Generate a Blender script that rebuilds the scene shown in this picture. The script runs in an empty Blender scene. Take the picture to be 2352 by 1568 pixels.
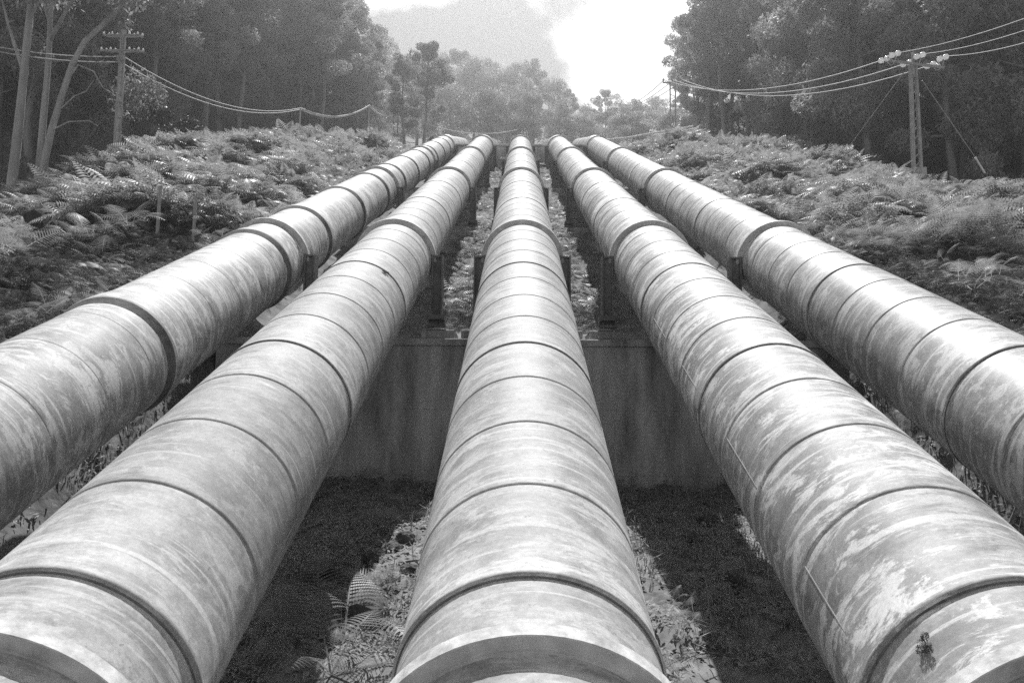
import bpy, math, random
import numpy as np
from mathutils import Vector, Matrix, noise as mnoise

random.seed(7)
rng = np.random.default_rng(11)
rad = math.radians
scene = bpy.context.scene
col = scene.collection

# ------------------------------------------------------------------ camera
PITCH, YAW, ROLL = rad(6.0), rad(0.44), rad(0.45)
cam_data = bpy.data.cameras.new('camera')
cam_data.sensor_width = 36.0
cam_data.lens = 28.0
cam_data.clip_start = 0.1
cam_data.clip_end = 3000.0
cam = bpy.data.objects.new('camera', cam_data)
col.objects.link(cam)
cam.matrix_world = (Matrix.Rotation(YAW, 4, 'Z') @ Matrix.Rotation(rad(90) + PITCH, 4, 'X')
                    @ Matrix.Rotation(ROLL, 4, 'Z'))
scene.camera = cam

# ------------------------------------------------------------------ light
SUN_EL, SUN_AZ = rad(56.5), rad(1.5)          # azimuth clockwise from +Y (view direction)
world = bpy.data.worlds.new('World')
scene.world = world
world.use_nodes = True
wn, wl = world.node_tree.nodes, world.node_tree.links
wn.clear()
w_out = wn.new('ShaderNodeOutputWorld')
w_bg = wn.new('ShaderNodeBackground')
w_bg.inputs['Strength'].default_value = 0.06
w_sky = wn.new('ShaderNodeTexSky')
w_sky.sky_type = 'NISHITA'
w_sky.sun_disc = False
w_sky.sun_elevation = SUN_EL
w_sky.sun_rotation = SUN_AZ
w_sky.dust_density = 0.2
w_bw = wn.new('ShaderNodeRGBToBW')
w_red = wn.new('ShaderNodeSeparateColor')                # yellow-filtered film: blue sky reads by its green light
w_tc = wn.new('ShaderNodeTexCoord')
w_map = wn.new('ShaderNodeMapping')
w_map.inputs['Location'].default_value = (1.7, 5.6, 0.4)
w_map.inputs['Scale'].default_value = (1.6, 1.6, 2.6)
w_noise = wn.new('ShaderNodeTexNoise')
w_noise.inputs['Scale'].default_value = 2.0
w_noise.inputs['Detail'].default_value = 7.0
w_noise.inputs['Roughness'].default_value = 0.55
w_ramp = wn.new('ShaderNodeValToRGB')
w_ramp.color_ramp.elements[0].position = 0.53
w_ramp.color_ramp.elements[1].position = 0.60
w_mix = wn.new('ShaderNodeMix')
w_mix.data_type = 'FLOAT'
w_mul = wn.new('ShaderNodeMath')
w_mul.operation = 'MULTIPLY'
w_mul.inputs[1].default_value = 4.2
wl.new(w_tc.outputs['Generated'], w_map.inputs['Vector'])
wl.new(w_map.outputs['Vector'], w_noise.inputs['Vector'])
wl.new(w_noise.outputs['Fac'], w_ramp.inputs['Fac'])
wl.new(w_sky.outputs['Color'], w_bw.inputs['Color'])
wl.new(w_bw.outputs['Val'], w_mul.inputs[0])
# the bright cloud bank on the right of the gap, with unseen scattered clouds elsewhere brightened as fill light
w_dot = wn.new('ShaderNodeVectorMath'); w_dot.operation = 'DOT_PRODUCT'
w_n2 = wn.new('ShaderNodeTexNoise'); w_n2.inputs['Scale'].default_value = 9.0; w_n2.inputs['Detail'].default_value = 8.0
w_add = wn.new('ShaderNodeMath'); w_add.operation = 'MULTIPLY_ADD'; w_add.inputs[1].default_value = 0.022
w_loc = wn.new('ShaderNodeMapRange'); w_loc.interpolation_type = 'SMOOTHSTEP'
w_loc.inputs['From Min'].default_value = 1.0025; w_loc.inputs['From Max'].default_value = 1.0065
w_max = wn.new('ShaderNodeMath'); w_max.operation = 'MAXIMUM'
w_cd = (cam.matrix_world.to_3x3() @ Vector(((1490 - 1176) / 1829.0, (784 - 70) / 1829.0, -1.0))).normalized()
w_dot.inputs[1].default_value = w_cd
wl.new(w_tc.outputs['Generated'], w_dot.inputs[0])
wl.new(w_tc.outputs['Generated'], w_n2.inputs['Vector'])
wl.new(w_n2.outputs['Fac'], w_add.inputs[0])
wl.new(w_dot.outputs['Value'], w_add.inputs[2])
wl.new(w_add.outputs['Value'], w_loc.inputs['Value'])
wl.new(w_loc.outputs['Result'], w_max.inputs[0])
wl.new(w_ramp.outputs['Color'], w_max.inputs[1])
wl.new(w_max.outputs['Value'], w_mix.inputs['Factor'])
wl.new(w_sky.outputs['Color'], w_red.inputs['Color'])
wl.new(w_red.outputs['Green'], w_mix.inputs[2])
wl.new(w_mul.outputs['Value'], w_mix.inputs[3])
wl.new(w_mix.outputs[0], w_bg.inputs['Color'])
wl.new(w_bg.outputs['Background'], w_out.inputs['Surface'])

sun_data = bpy.data.lights.new('sun', 'SUN')
sun_data.energy = 5.0
sun_data.angle = rad(0.53)
sun_data.color = (1.0, 1.0, 1.0)               # the photograph is black and white
sun = bpy.data.objects.new('sun', sun_data)
col.objects.link(sun)
sun_dir = Vector((math.sin(SUN_AZ) * math.cos(SUN_EL), math.cos(SUN_AZ) * math.cos(SUN_EL), math.sin(SUN_EL)))
sun.rotation_euler = sun_dir.to_track_quat('Z', 'Y').to_euler()

scene.view_settings.view_transform = 'Standard'
scene.view_settings.look = 'None'
scene.view_settings.gamma = 1.0
scene.view_settings.use_curve_mapping = False
scene.view_settings.exposure = 0.44
scene.cycles.max_bounces = 6
scene.cycles.diffuse_bounces = 4
scene.cycles.glossy_bounces = 2
scene.cycles.transmission_bounces = 2
scene.cycles.volume_bounces = 0
scene.cycles.transparent_max_bounces = 4
scene.cycles.use_denoising = False             # what grain is left reads as film grain
scene.cycles.sample_clamp_indirect = 1.0

# ------------------------------------------------------------------ frame of the pipes
R = 0.8                                         # pipe radius in metres
SL1, SL2 = rad(22.94), rad(19.6)                # slope of the hill below and above the brow
TC = 76.0 * R                                   # distance to the brow along the slope
AX = -4.23 * R                                  # the pipes' axes lie this far under the camera, square to the slope
SP = 3.48 * R                                   # pipe spacing
X0 = 0.10 * R
PIPE_X = [X0 + (k - 2) * SP for k in range(5)]
D1 = Vector((0, math.cos(SL1), math.sin(SL1))); U1 = Vector((0, -math.sin(SL1), math.cos(SL1)))
D2 = Vector((0, math.cos(SL2), math.sin(SL2))); U2 = Vector((0, -math.sin(SL2), math.cos(SL2)))
BROW = TC * D1 + AX * U1


def pos(x, t, n):
    """x across, t metres up the slope, n metres above the plane of the pipe axes"""
    x, t, n = float(x), float(t), float(n)
    if t <= TC:
        v = t * D1 + (AX + n) * U1
    else:
        v = BROW + (t - TC) * D2 + n * U2
    return Vector((x, v.y, v.z))


CAM_M = cam.matrix_world.to_3x3()


def ray(px, py):
    return CAM_M @ Vector(((px - 1176) / 1829.0, (784 - py) / 1829.0, -1.0))


def at(px, py, depth):
    """point at the given depth along the line of sight (px on the 2352 wide photograph)"""
    return ray(px, py) * depth


# ------------------------------------------------------------------ materials (all greys: black and white film)
def mat(name, base, rough=0.7, spec=0.3, var=0.25, scale=3.0, stretch=(1, 1, 1), bump=0.0, bscale=20.0,
        transl=0.0, metal=0.0, rnd=0.0, detail=8.0):
    m = bpy.data.materials.new(name)
    m.use_nodes = True
    nt = m.node_tree
    N, L = nt.nodes, nt.links
    b = N['Principled BSDF']
    out = N['Material Output']
    b.inputs['Roughness'].default_value = rough
    b.inputs['Specular IOR Level'].default_value = spec
    b.inputs['Metallic'].default_value = metal
    geo = N.new('ShaderNodeNewGeometry')
    mp = N.new('ShaderNodeMapping')
    mp.inputs['Scale'].default_value = stretch
    L.new(geo.outputs['Position'], mp.inputs['Vector'])
    nz = N.new('ShaderNodeTexNoise')
    nz.inputs['Scale'].default_value = scale
    nz.inputs['Detail'].default_value = detail
    nz.inputs['Roughness'].default_value = 0.65
    L.new(mp.outputs['Vector'], nz.inputs['Vector'])
    mr = N.new('ShaderNodeMapRange')
    mr.inputs['From Min'].default_value = 0.3
    mr.inputs['From Max'].default_value = 0.7
    mr.inputs['To Min'].default_value = base * (1 - var)
    mr.inputs['To Max'].default_value = base * (1 + var)
    L.new(nz.outputs['Fac'], mr.inputs['Value'])
    val = mr.outputs['Result']
    if rnd:
        oi = N.new('ShaderNodeObjectInfo')
        mr2 = N.new('ShaderNodeMapRange')
        mr2.inputs['To Min'].default_value = 1 - rnd
        mr2.inputs['To Max'].default_value = 1 + rnd
        L.new(oi.outputs['Random'], mr2.inputs['Value'])
        mu = N.new('ShaderNodeMath'); mu.operation = 'MULTIPLY'
        L.new(val, mu.inputs[0]); L.new(mr2.outputs['Result'], mu.inputs[1])
        val = mu.outputs['Value']
    L.new(val, b.inputs['Base Color'])
    if bump:
        nb = N.new('ShaderNodeTexNoise')
        nb.inputs['Scale'].default_value = bscale
        nb.inputs['Detail'].default_value = 6.0
        L.new(mp.outputs['Vector'], nb.inputs['Vector'])
        bp = N.new('ShaderNodeBump')
        bp.inputs['Strength'].default_value = bump
        bp.inputs['Distance'].default_value = 0.02
        L.new(nb.outputs['Fac'], bp.inputs['Height'])
        L.new(bp.outputs['Normal'], b.inputs['Normal'])
    if transl:
        tr = N.new('ShaderNodeBsdfTranslucent')
        L.new(val, tr.inputs['Color'])
        mx = N.new('ShaderNodeMixShader')
        mx.inputs['Fac'].default_value = transl
        L.new(b.outputs['BSDF'], mx.inputs[1])
        L.new(tr.outputs['BSDF'], mx.inputs[2])
        L.new(mx.outputs['Shader'], out.inputs['Surface'])
    return m


def pipe_material(name, seed, base, pale, chalk, rough):
    """weathered paint: drip streaks running down round the pipe, chalky patches, grime specks"""
    m = bpy.data.materials.new(name)
    m.use_nodes = True
    nt = m.node_tree
    N, L = nt.nodes, nt.links
    b = N['Principled BSDF']
    geo = N.new('ShaderNodeNewGeometry')
    rot = N.new('ShaderNodeVectorRotate')
    rot.rotation_type = 'X_AXIS'
    rot.inputs['Angle'].default_value = -SL1
    L.new(geo.outputs['Position'], rot.inputs['Vector'])

    def nz(scale, stretch, detail=8, rough_=0.6, off=0.0, dist=0.0):
        mp = N.new('ShaderNodeMapping')
        mp.inputs['Scale'].default_value = stretch
        mp.inputs['Location'].default_value = (seed * 3.7 + off, seed * 1.3, off * 2.1)
        L.new(rot.outputs['Vector'], mp.inputs['Vector'])
        n = N.new('ShaderNodeTexNoise')
        n.inputs['Scale'].default_value = scale
        n.inputs['Detail'].default_value = detail
        n.inputs['Roughness'].default_value = rough_
        n.inputs['Distortion'].default_value = dist
        L.new(mp.outputs['Vector'], n.inputs['Vector'])
        return n.outputs['Fac']

    def ramp(v, a, c):
        r = N.new('ShaderNodeMapRange')
        r.interpolation_type = 'SMOOTHSTEP'
        r.inputs['From Min'].default_value = a
        r.inputs['From Max'].default_value = c
        L.new(v, r.inputs['Value'])
        return r.outputs['Result']

    def mixv(f, a, c):
        x = N.new('ShaderNodeMix')
        x.data_type = 'FLOAT'
        L.new(f, x.inputs[0])
        for i, s in ((2, a), (3, c)):
            if isinstance(s, float):
                x.inputs[i].default_value = s
            else:
                L.new(s, x.inputs[i])
        return x.outputs[0]

    def mul(a, c):
        x = N.new('ShaderNodeMath'); x.operation = 'MULTIPLY'
        for i, s in ((0, a), (1, c)):
            if isinstance(s, float):
                x.inputs[i].default_value = s
            else:
                L.new(s, x.inputs[i])
        return x.outputs[0]

    streak = nz(1.0, (1.0, 10.0, 1.3), 10, 0.78, 1.0, 0.3)   # thin streaks round the pipe
    streak2 = nz(1.0, (1.7, 4.6, 2.1), 10, 0.78, 5.0, 0.6)    # broader blotches
    drip = nz(1.0, (0.45, 11.0, 0.6), 4, 0.5, 17.0)          # sparse long pale runs
    patch = nz(0.8, (1, 1, 1), 5, 0.6, 9.0)
    mott = nz(3.0, (1, 1, 1), 10, 0.75, 21.0)
    fine = nz(30.0, (1, 1, 1), 6, 0.8, 3.0)
    grime = nz(3.6, (1, 1.6, 1), 9, 0.72, 13.0)
    v = mixv(ramp(mott, 0.30, 0.70), base * 0.62, base * 1.30)
    v = mixv(mul(ramp(streak, 0.46, 0.58), ramp(patch, 0.62, 0.36)), v, base * 0.68)
    chalk_f = mul(ramp(streak2, 0.49, 0.57), ramp(patch, 0.32, 0.54))
    v = mixv(mul(chalk_f, chalk), v, pale)
    v = mixv(mul(mul(ramp(drip, 0.58, 0.63), ramp(streak, 0.36, 0.5)), 0.75), v, pale)
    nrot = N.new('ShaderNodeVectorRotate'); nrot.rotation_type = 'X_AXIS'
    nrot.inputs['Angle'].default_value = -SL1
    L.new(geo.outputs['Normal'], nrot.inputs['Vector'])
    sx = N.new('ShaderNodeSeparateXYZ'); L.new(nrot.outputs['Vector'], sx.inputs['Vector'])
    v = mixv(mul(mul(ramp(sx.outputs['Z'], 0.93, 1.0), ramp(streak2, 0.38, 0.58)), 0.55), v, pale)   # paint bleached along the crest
    v = mixv(mul(ramp(grime, 0.61, 0.66), 0.45), v, base * 0.5)
    speck = nz(17.0, (1, 1, 1), 4, 0.6, 31.0)
    v = mixv(mul(ramp(speck, 0.66, 0.70), 0.55), v, base * 0.4)
    v = mixv(mul(ramp(speck, 0.30, 0.26), 0.35), v, pale)
    fr = N.new('ShaderNodeMapRange')
    fr.inputs['From Min'].default_value = 0.25; fr.inputs['From Max'].default_value = 0.75
    fr.inputs['To Min'].default_value = 0.72; fr.inputs['To Max'].default_value = 1.26
    L.new(fine, fr.inputs['Value'])
    v = mul(v, fr.outputs['Result'])
    oi = N.new('ShaderNodeObjectInfo')
    orr = N.new('ShaderNodeMapRange')
    orr.inputs['To Min'].default_value = 0.90; orr.inputs['To Max'].default_value = 1.10
    L.new(oi.outputs['Random'], orr.inputs['Value'])
    v = mul(v, orr.outputs['Result'])
    L.new(v, b.inputs['Base Color'])
    rr = N.new('ShaderNodeMapRange')
    rr.inputs['From Min'].default_value = 0.3; rr.inputs['From Max'].default_value = 0.7
    rr.inputs['To Min'].default_value = rough - 0.08; rr.inputs['To Max'].default_value = rough + 0.14
    L.new(streak2, rr.inputs['Value'])
    L.new(rr.outputs['Result'], b.inputs['Roughness'])
    b.inputs['Specular IOR Level'].default_value = 0.4
    bp = N.new('ShaderNodeBump')
    bp.inputs['Strength'].default_value = 0.25
    bp.inputs['Distance'].default_value = 0.008
    L.new(streak2, bp.inputs['Height'])
    L.new(bp.outputs['Normal'], b.inputs['Normal'])
    return m


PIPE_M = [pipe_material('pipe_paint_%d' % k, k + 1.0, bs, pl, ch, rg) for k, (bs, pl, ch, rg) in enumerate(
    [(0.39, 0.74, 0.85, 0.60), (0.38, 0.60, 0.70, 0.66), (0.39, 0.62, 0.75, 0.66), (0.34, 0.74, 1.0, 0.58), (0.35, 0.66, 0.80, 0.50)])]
RIM_M = mat('sunlit_rim_tone', 0.66, 0.7, 0.3, 0.5, 6.0, bump=0.2)  # pale tone paints the sunlit band onto the ring rims
RING_M = mat('ring_paint', 0.60, 0.6, 0.3, 0.35, 4.0, bump=0.2)
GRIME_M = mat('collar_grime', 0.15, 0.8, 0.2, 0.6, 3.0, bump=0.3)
THIN_M = mat('seam_line', 0.47, 0.8, 0.1, 0.4, 9.0)
SEAM_M = mat('seam_grime', 0.16, 0.85, 0.1, 0.5, 9.0)
WELD_M = mat('weld_bead', 0.34, 0.6, 0.3, 0.3, 20.0)
CONC_M = mat('concrete', 0.50, 0.9, 0.15, 0.65, 1.6, (1, 1, 0.22), bump=0.5, bscale=14)
EARTH_M = mat('earth', 0.24, 0.95, 0.1, 0.55, 1.8, bump=1.0, bscale=9)
FERN_M = mat('fern_leaf', 0.36, 0.45, 0.4, 0.55, 0.9, transl=0.45)
FERN2_M = mat('fern_leaf_near', 0.28, 0.4, 0.5, 0.35, 1.5, transl=0.42)
DRY_M = mat('dry_litter', 0.34, 0.8, 0.2, 0.85, 14.0, transl=0.15)
LEAF_M = mat('gum_leaf', 0.27, 0.5, 0.35, 0.5, 0.35, transl=0.45, rnd=0.35)
SHRUB_M = mat('shrub_leaf', 0.08, 0.5, 0.3, 0.45, 0.6, transl=0.3, rnd=0.3)
PALE_BARK_M = mat('pale_gum_bark', 0.36, 0.8, 0.2, 0.5, 0.9, (2.2, 2.2, 0.25), bump=0.5, bscale=6)
BARK_M = mat('gum_bark', 0.22, 0.8, 0.2, 0.5, 0.9, (2.2, 2.2, 0.25), bump=0.5, bscale=6)
DBARK_M = mat('dark_bark', 0.11, 0.85, 0.15, 0.45, 1.5, (2, 2, 0.3), bump=0.5, bscale=6)
WOOD_M = mat('weathered_timber', 0.40, 0.8, 0.2, 0.4, 2.0, (6, 6, 0.4), bump=0.3)
LEG_M = mat('support_steel', 0.20, 0.7, 0.3, 0.45, 4.0, bump=0.2)
STEEL_M = mat('galvanised_steel', 0.34, 0.55, 0.4, 0.35, 4.0, bump=0.15)
PORC_M = mat('white_porcelain', 0.9, 0.15, 0.6, 0.04, 5.0, transl=0.6)
CABLE_M = mat('bare_cable', 0.62, 0.6, 0.3, 0.1, 5.0)
ROCK_M = mat('rock', 0.12, 0.9, 0.15, 0.6, 5.0, bump=0.8, bscale=8, rnd=0.25)
RAIL_M = mat('white_rail_paint', 0.75, 0.5, 0.4, 0.12, 2.0)
STUMP_M = mat('charred_wood', 0.05, 0.9, 0.1, 0.5, 3.0, (4, 4, 0.5), bump=0.8)


# ------------------------------------------------------------------ mesh helpers
def np_mesh(name, verts, faces, smooth=False):
    """verts (n,3), faces (m,k) all with the same number of corners"""
    verts = np.asarray(verts, dtype=np.float32)
    faces = np.asarray(faces, dtype=np.int32)
    me = bpy.data.meshes.new(name)
    k = faces.shape[1]
    me.vertices.add(len(verts)); me.vertices.foreach_set('co', verts.ravel())
    me.loops.add(faces.size); me.loops.foreach_set('vertex_index', faces.ravel())
    me.polygons.add(len(faces)); me.polygons.foreach_set('loop_start', np.arange(0, faces.size, k, dtype=np.int32))
    if smooth:
        me.polygons.foreach_set('use_smooth', np.ones(len(faces), dtype=bool))
    me.update(calc_edges=True)
    return me


class MB:
    """collects shapes; build() links them as ONE mesh object"""
    def __init__(self):
        self.v, self.f, self.s = [], [], []

    def add(self, verts, faces, smooth=False):
        o = len(self.v)
        self.v += [tuple(p) for p in verts]
        self.f += [tuple(i + o for i in fc) for fc in faces]
        self.s += [smooth] * len(faces)

    def box(self, c, size, M=None):
        c = Vector(c); hx, hy, hz = size[0] / 2, size[1] / 2, size[2] / 2
        vs = [Vector((x, y, z)) for x in (-hx, hx) for y in (-hy, hy) for z in (-hz, hz)]
        if M is not None:
            vs = [M @ p for p in vs]
        self.add([c + p for p in vs], [(0, 1, 3, 2), (4, 6, 7, 5), (0, 4, 5, 1), (2, 3, 7, 6), (0, 2, 6, 4), (1, 5, 7, 3)])

    def bar(self, a, b, w, h=None, up=(0, 0, 1)):
        a, b = Vector(a), Vector(b)
        h = h or w
        d = (b - a).normalized()
        s = d.cross(Vector(up))
        if s.length < 1e-4:
            s = d.cross(Vector((1, 0, 0)))
        s.normalize(); u = s.cross(d)
        vs = [p + s * (sx * w / 2) + u * (sy * h / 2) for p in (a, b) for sx, sy in ((-1, -1), (1, -1), (1, 1), (-1, 1))]
        self.add(vs, [(3, 2, 1, 0), (4, 5, 6, 7), (0, 1, 5, 4), (1, 2, 6, 5), (2, 3, 7, 6), (3, 0, 4, 7)])

    def tube(self, pts, rads, seg=8, cap=True, jitter=0.0):
        pts = [Vector(p) for p in pts]
        if not hasattr(rads, '__len__'):
            rads = [rads] * len(pts)
        rings, prev = [], None
        for i, p in enumerate(pts):
            d = (pts[min(i + 1, len(pts) - 1)] - pts[max(i - 1, 0)]).normalized()
            if prev is None:
                s = d.cross(Vector((0, 0, 1)))
                if s.length < 0.05:
                    s = d.cross(Vector((1, 0, 0)))
            else:
                s = prev - d * prev.dot(d)
            s.normalize(); prev = s
            u = d.cross(s)
            ring = []
            for k in range(seg):
                a = 2 * math.pi * k / seg
                rr = rads[i] * (1 + (random.uniform(-jitter, jitter) if jitter else 0))
                ring.append(p + s * (math.cos(a) * rr) + u * (math.sin(a) * rr))
            rings.append(ring)
        vs = [p for r_ in rings for p in r_]
        fs = [(i * seg + k, i * seg + (k + 1) % seg, (i + 1) * seg + (k + 1) % seg, (i + 1) * seg + k)
              for i in range(len(rings) - 1) for k in range(seg)]
        self.add(vs, fs, True)
        if cap:
            n = (len(rings) - 1) * seg
            self.add([vs[k] for k in range(seg)], [tuple(reversed(range(seg)))])
            self.add([vs[n + k] for k in range(seg)], [tuple(range(seg))])

    def lathe(self, prof, seg=48, axis='Y', c=(0, 0, 0), smooth=True, closed=False):
        """prof: (along, radius) pairs turned about the axis"""
        c = Vector(c)
        vs = []
        for a, r in prof:
            for k in range(seg):
                th = 2 * math.pi * k / seg
                x, z = r * math.sin(th), r * math.cos(th)
                vs.append(c + (Vector((x, a, z)) if axis == 'Y' else Vector((x, z, a))))
        n = len(prof)
        fs = []
        for i in range(n if closed else n - 1):
            j = (i + 1) % n
            for k in range(seg):
                k2 = (k + 1) % seg
                fs.append((i * seg + k, i * seg + k2, j * seg + k2, j * seg + k))
        self.add(vs, fs, smooth)

    def mesh(self, name):
        me = bpy.data.meshes.new(name)
        me.from_pydata(self.v, [], self.f)
        me.polygons.foreach_set('use_smooth', self.s)
        me.update()
        return me

    def build(self, name, material, parent=None):
        return link(name, self.mesh(name), material, parent)


def link(name, me, material=None, parent=None, M=None):
    if material is not None and not me.materials:
        me.materials.append(material)
    o = bpy.data.objects.new(name, me)
    col.objects.link(o)
    if parent is not None:
        o.parent = parent
    if M is not None:
        o.matrix_local = M
    return o


def tag(o, label=None, cat=None, group=None, kind=None):
    if label: o['label'] = label
    if cat: o['category'] = cat
    if group: o['group'] = group
    if kind: o['kind'] = kind
    return o


def empty(name, loc, label=None, cat=None, group=None, rz=0.0):
    o = bpy.data.objects.new(name, None)
    o.location = loc
    o.rotation_euler = (0, 0, rz)
    o.empty_display_size = 0.3
    col.objects.link(o)
    return tag(o, label, cat, group)


def fbm(x, y, z=0.0):
    return mnoise.fractal(Vector((x, y, z)), 1.0, 2.0, 4)


# ------------------------------------------------------------------ terrain
T_WALL = 20.6 * R


def smooth(a, b, x):
    t = min(1.0, max(0.0, (x - a) / (b - a)))
    return t * t * (3 - 2 * t)


def ground_n(x, t):
    """height of the soil above the plane of the pipe axes, square to the slope"""
    ax = abs(x)
    if t < T_WALL + 0.15:                                # levelled ground in front of the foundation wall
        floor = max(-5.5 * R, min(-2.6 * R, -5.5 * R + 0.27 * (18.9 * R - t)))
    else:
        floor = -2.35 * R - 0.35 * R * smooth(T_WALL, T_WALL + 3, t)
    if t > 70 * R:
        floor += (1.0 * R) * smooth(70 * R, 75 * R, t)
    near = 1 - smooth(56, 66, t)
    if x < 0:
        edge = -1.1 * R + 0.6 * R * smooth(9.5 * R, 17 * R, ax)
        edge += 0.25 * math.exp(-((x + 17.5) / 5.0) ** 2) * smooth(26, 42, t) - 0.6 * (1 - smooth(28, 44, t)) * smooth(11, 16, ax)
        edge -= 6.0 * smooth(19.0, 26.0, ax) * near + 0.8 * smooth(42, 56, t)
    else:
        edge = -1.2 * R - 0.25 * smooth(13.0, 20.0, ax) * near
        edge -= 6.0 * smooth(21.5 - 4.0 * smooth(34, 50, t), 28.0 - 4.0 * smooth(34, 50, t), ax) * near
    edge += (0.35 if x > 0 else 0.6) * math.exp(-((t - TC) / 6.0) ** 2) * smooth(8.0, 11.0, ax)
    k = smooth(7.0 * R, 9.0 * R, ax) if t < T_WALL + 2 else smooth(7.6 * R, 10.5 * R, ax)
    n = floor * (1 - k) + edge * k
    n += 0.45 * fbm(x * 0.22, t * 0.22, 3.0) * (0.2 + 0.8 * k) + 0.10 * fbm(x * 0.9, t * 0.9, 8.0)
    if t < T_WALL and ax < 8:
        n += 0.16 * fbm(x * 1.1, t * 1.1, 4.0) + 0.07 * fbm(x * 3.0, t * 3.0, 1.0)
    # forest floor climbs away on both sides
    n += 0.38 * max(0.0, ax - 34.0)
    return n


xs = np.concatenate([np.linspace(-170, -40, 24), np.linspace(-38, -9, 50), np.linspace(-8.6, 8.6, 70), np.linspace(9, 38, 50), np.linspace(40, 170, 24)])
ts = np.concatenate([np.linspace(-25, 4, 10), np.linspace(5, T_WALL + 0.14, 56), np.linspace(T_WALL + 0.16, 75, 150), np.linspace(77, 290, 42)])
gv = [pos(x, t, ground_n(x, t)) for t in ts for x in xs]
nx = len(xs)
gf = [(j * nx + i, j * nx + i + 1, (j + 1) * nx + i + 1, (j + 1) * nx + i) for j in range(len(ts) - 1) for i in range(nx - 1)]
ground = link('ground', np_mesh('ground', [tuple(v) for v in gv], gf, True), EARTH_M)
tag(ground, 'dark bare soil of the steep hillside under the pipes and ferns', None, None, 'structure')


def gpos(x, t, up=0.0):
    p = pos(x, t, ground_n(x, t))
    p.z += up
    return p


# ------------------------------------------------------------------ penstocks
COURSE = 1.4125 * R
RING_T = [4.16 * R + 17.36 * R * k for k in range(5)]
SEG = 72


def course_mesh(name, step, length=COURSE):
    """one plate course: its lower end laps over the course below"""
    mb = MB()
    mb.lathe([(0.0, R * 0.985), (0.0, R + step), (0.06 * R, R + step), (0.09 * R, R + max(step * 0.5, 0.0032)),
              (length * 0.5, R + 0.002), (length + 0.02, R)], SEG)
    return mb.mesh(name)


ME_THIN = course_mesh('pipe_section', 0.0032)
ME_PLAIN = course_mesh('pipe_section', 0.0)
ME_THICK = course_mesh('pipe_section', 0.013)
ME_STEP = course_mesh('pipe_section', 0.024)
mbs = MB(); mbs.lathe([(0.0005, R + 0.0038), (-0.002, R + 0.0025), (-0.004, R + 0.0010)], SEG)
ME_SEAM_T = mbs.mesh('weld_seam'); ME_SEAM_T.materials.append(THIN_M)
mbs = MB(); mbs.lathe([(-0.001, R + 0.010), (-0.005, R + 0.005), (-0.010, R + 0.002)], SEG)
ME_SEAM_K = mbs.mesh('weld_seam'); ME_SEAM_K.materials.append(SEAM_M)
mbs = MB()                                              # raised sleeve collar of the outermost pipe
mbs.lathe([(-0.20 * R, R + 0.002), (-0.03 * R, R * 1.060), (0.0, R * 1.072), (0.04 * R, R * 1.072), (0.40 * R, R * 1.055), (0.75 * R, R * 1.02), (0.90 * R, R)], SEG)
ME_COLLAR = mbs.mesh('sleeve_collar')
mbs = MB()
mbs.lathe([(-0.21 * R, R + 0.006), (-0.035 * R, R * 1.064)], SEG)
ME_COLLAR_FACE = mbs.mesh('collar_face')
mbs = MB()                                              # ring girder: plate ring with a rim
mbs.lathe([(-0.055 * R, R * 0.99), (-0.055 * R, R * 1.120), (0.055 * R, R * 1.120), (0.055 * R, R * 0.99)], SEG, smooth=False, closed=True)
mbs.lathe([(-0.075 * R, R * 0.995), (-0.075 * R, R * 1.02), (-0.055 * R, R * 1.02)], SEG, smooth=False)
mbs.lathe([(0.05 * R, R * 1.02), (0.15 * R, R * 1.02), (0.15 * R, R * 0.99)], SEG, smooth=False)
ME_RING = mbs.mesh('support_ring')
mbs = MB()  # thin band over the ring's edge, coloured as if sunlit
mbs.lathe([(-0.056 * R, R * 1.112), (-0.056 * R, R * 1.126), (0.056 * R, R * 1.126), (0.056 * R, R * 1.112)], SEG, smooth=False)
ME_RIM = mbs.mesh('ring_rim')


def strip_mesh(th0, w, hgt, length):
    """lengthwise weld strip on the shell at angle th0 (0 = crest, positive to the right)"""
    mb = MB()
    vs, fs = [], []
    n = 26
    for i in range(n + 1):
        y = 0.09 * R + (length - 0.10 * R) * i / n
        j = random.uniform(-0.15, 0.15) * w
        for off, rr in ((-w, R + 0.001), (-w * 0.4 + j, R + hgt + 0.002), (w * 0.4 + j, R + hgt + 0.002), (w, R + 0.001)):
            th = th0 + off / R
            vs.append(Vector((rr * math.sin(th), y, rr * math.cos(th))))
    for i in range(n):
        for k in range(3):
            a = i * 4 + k
            fs.append((a, a + 1, a + 5, a + 4))
    mb.add(vs, fs)
    return mb.mesh('lengthwise_weld')


R_SL1 = Matrix.Rotation(SL1, 4, 'X')
R_SL2 = Matrix.Rotation(SL2, 4, 'X')
LABELS = ['outermost left pipe, its shell broken by wide raised sleeve collars',
          'second steel pipe from the left, evenly grey with few streaks',
          'middle steel pipe running straight away from the viewer to the brow',
          'fourth pipe from the left, blotched with chalky white paint patches',
          'outermost right pipe with the glossy bright highlight on its flank']
SEAM_ANG = [(rad(62), rad(-40)), (rad(18), rad(98)), (rad(70), rad(-75)), (rad(-78), rad(-100)), (rad(8), rad(-70))]
COLLAR_T = [7.0, 12.8, 19.95, 24.6, 30.3, 36.1, 41.6, 47.3, 53.2, 58.6, 64.2, 69.6]

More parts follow.
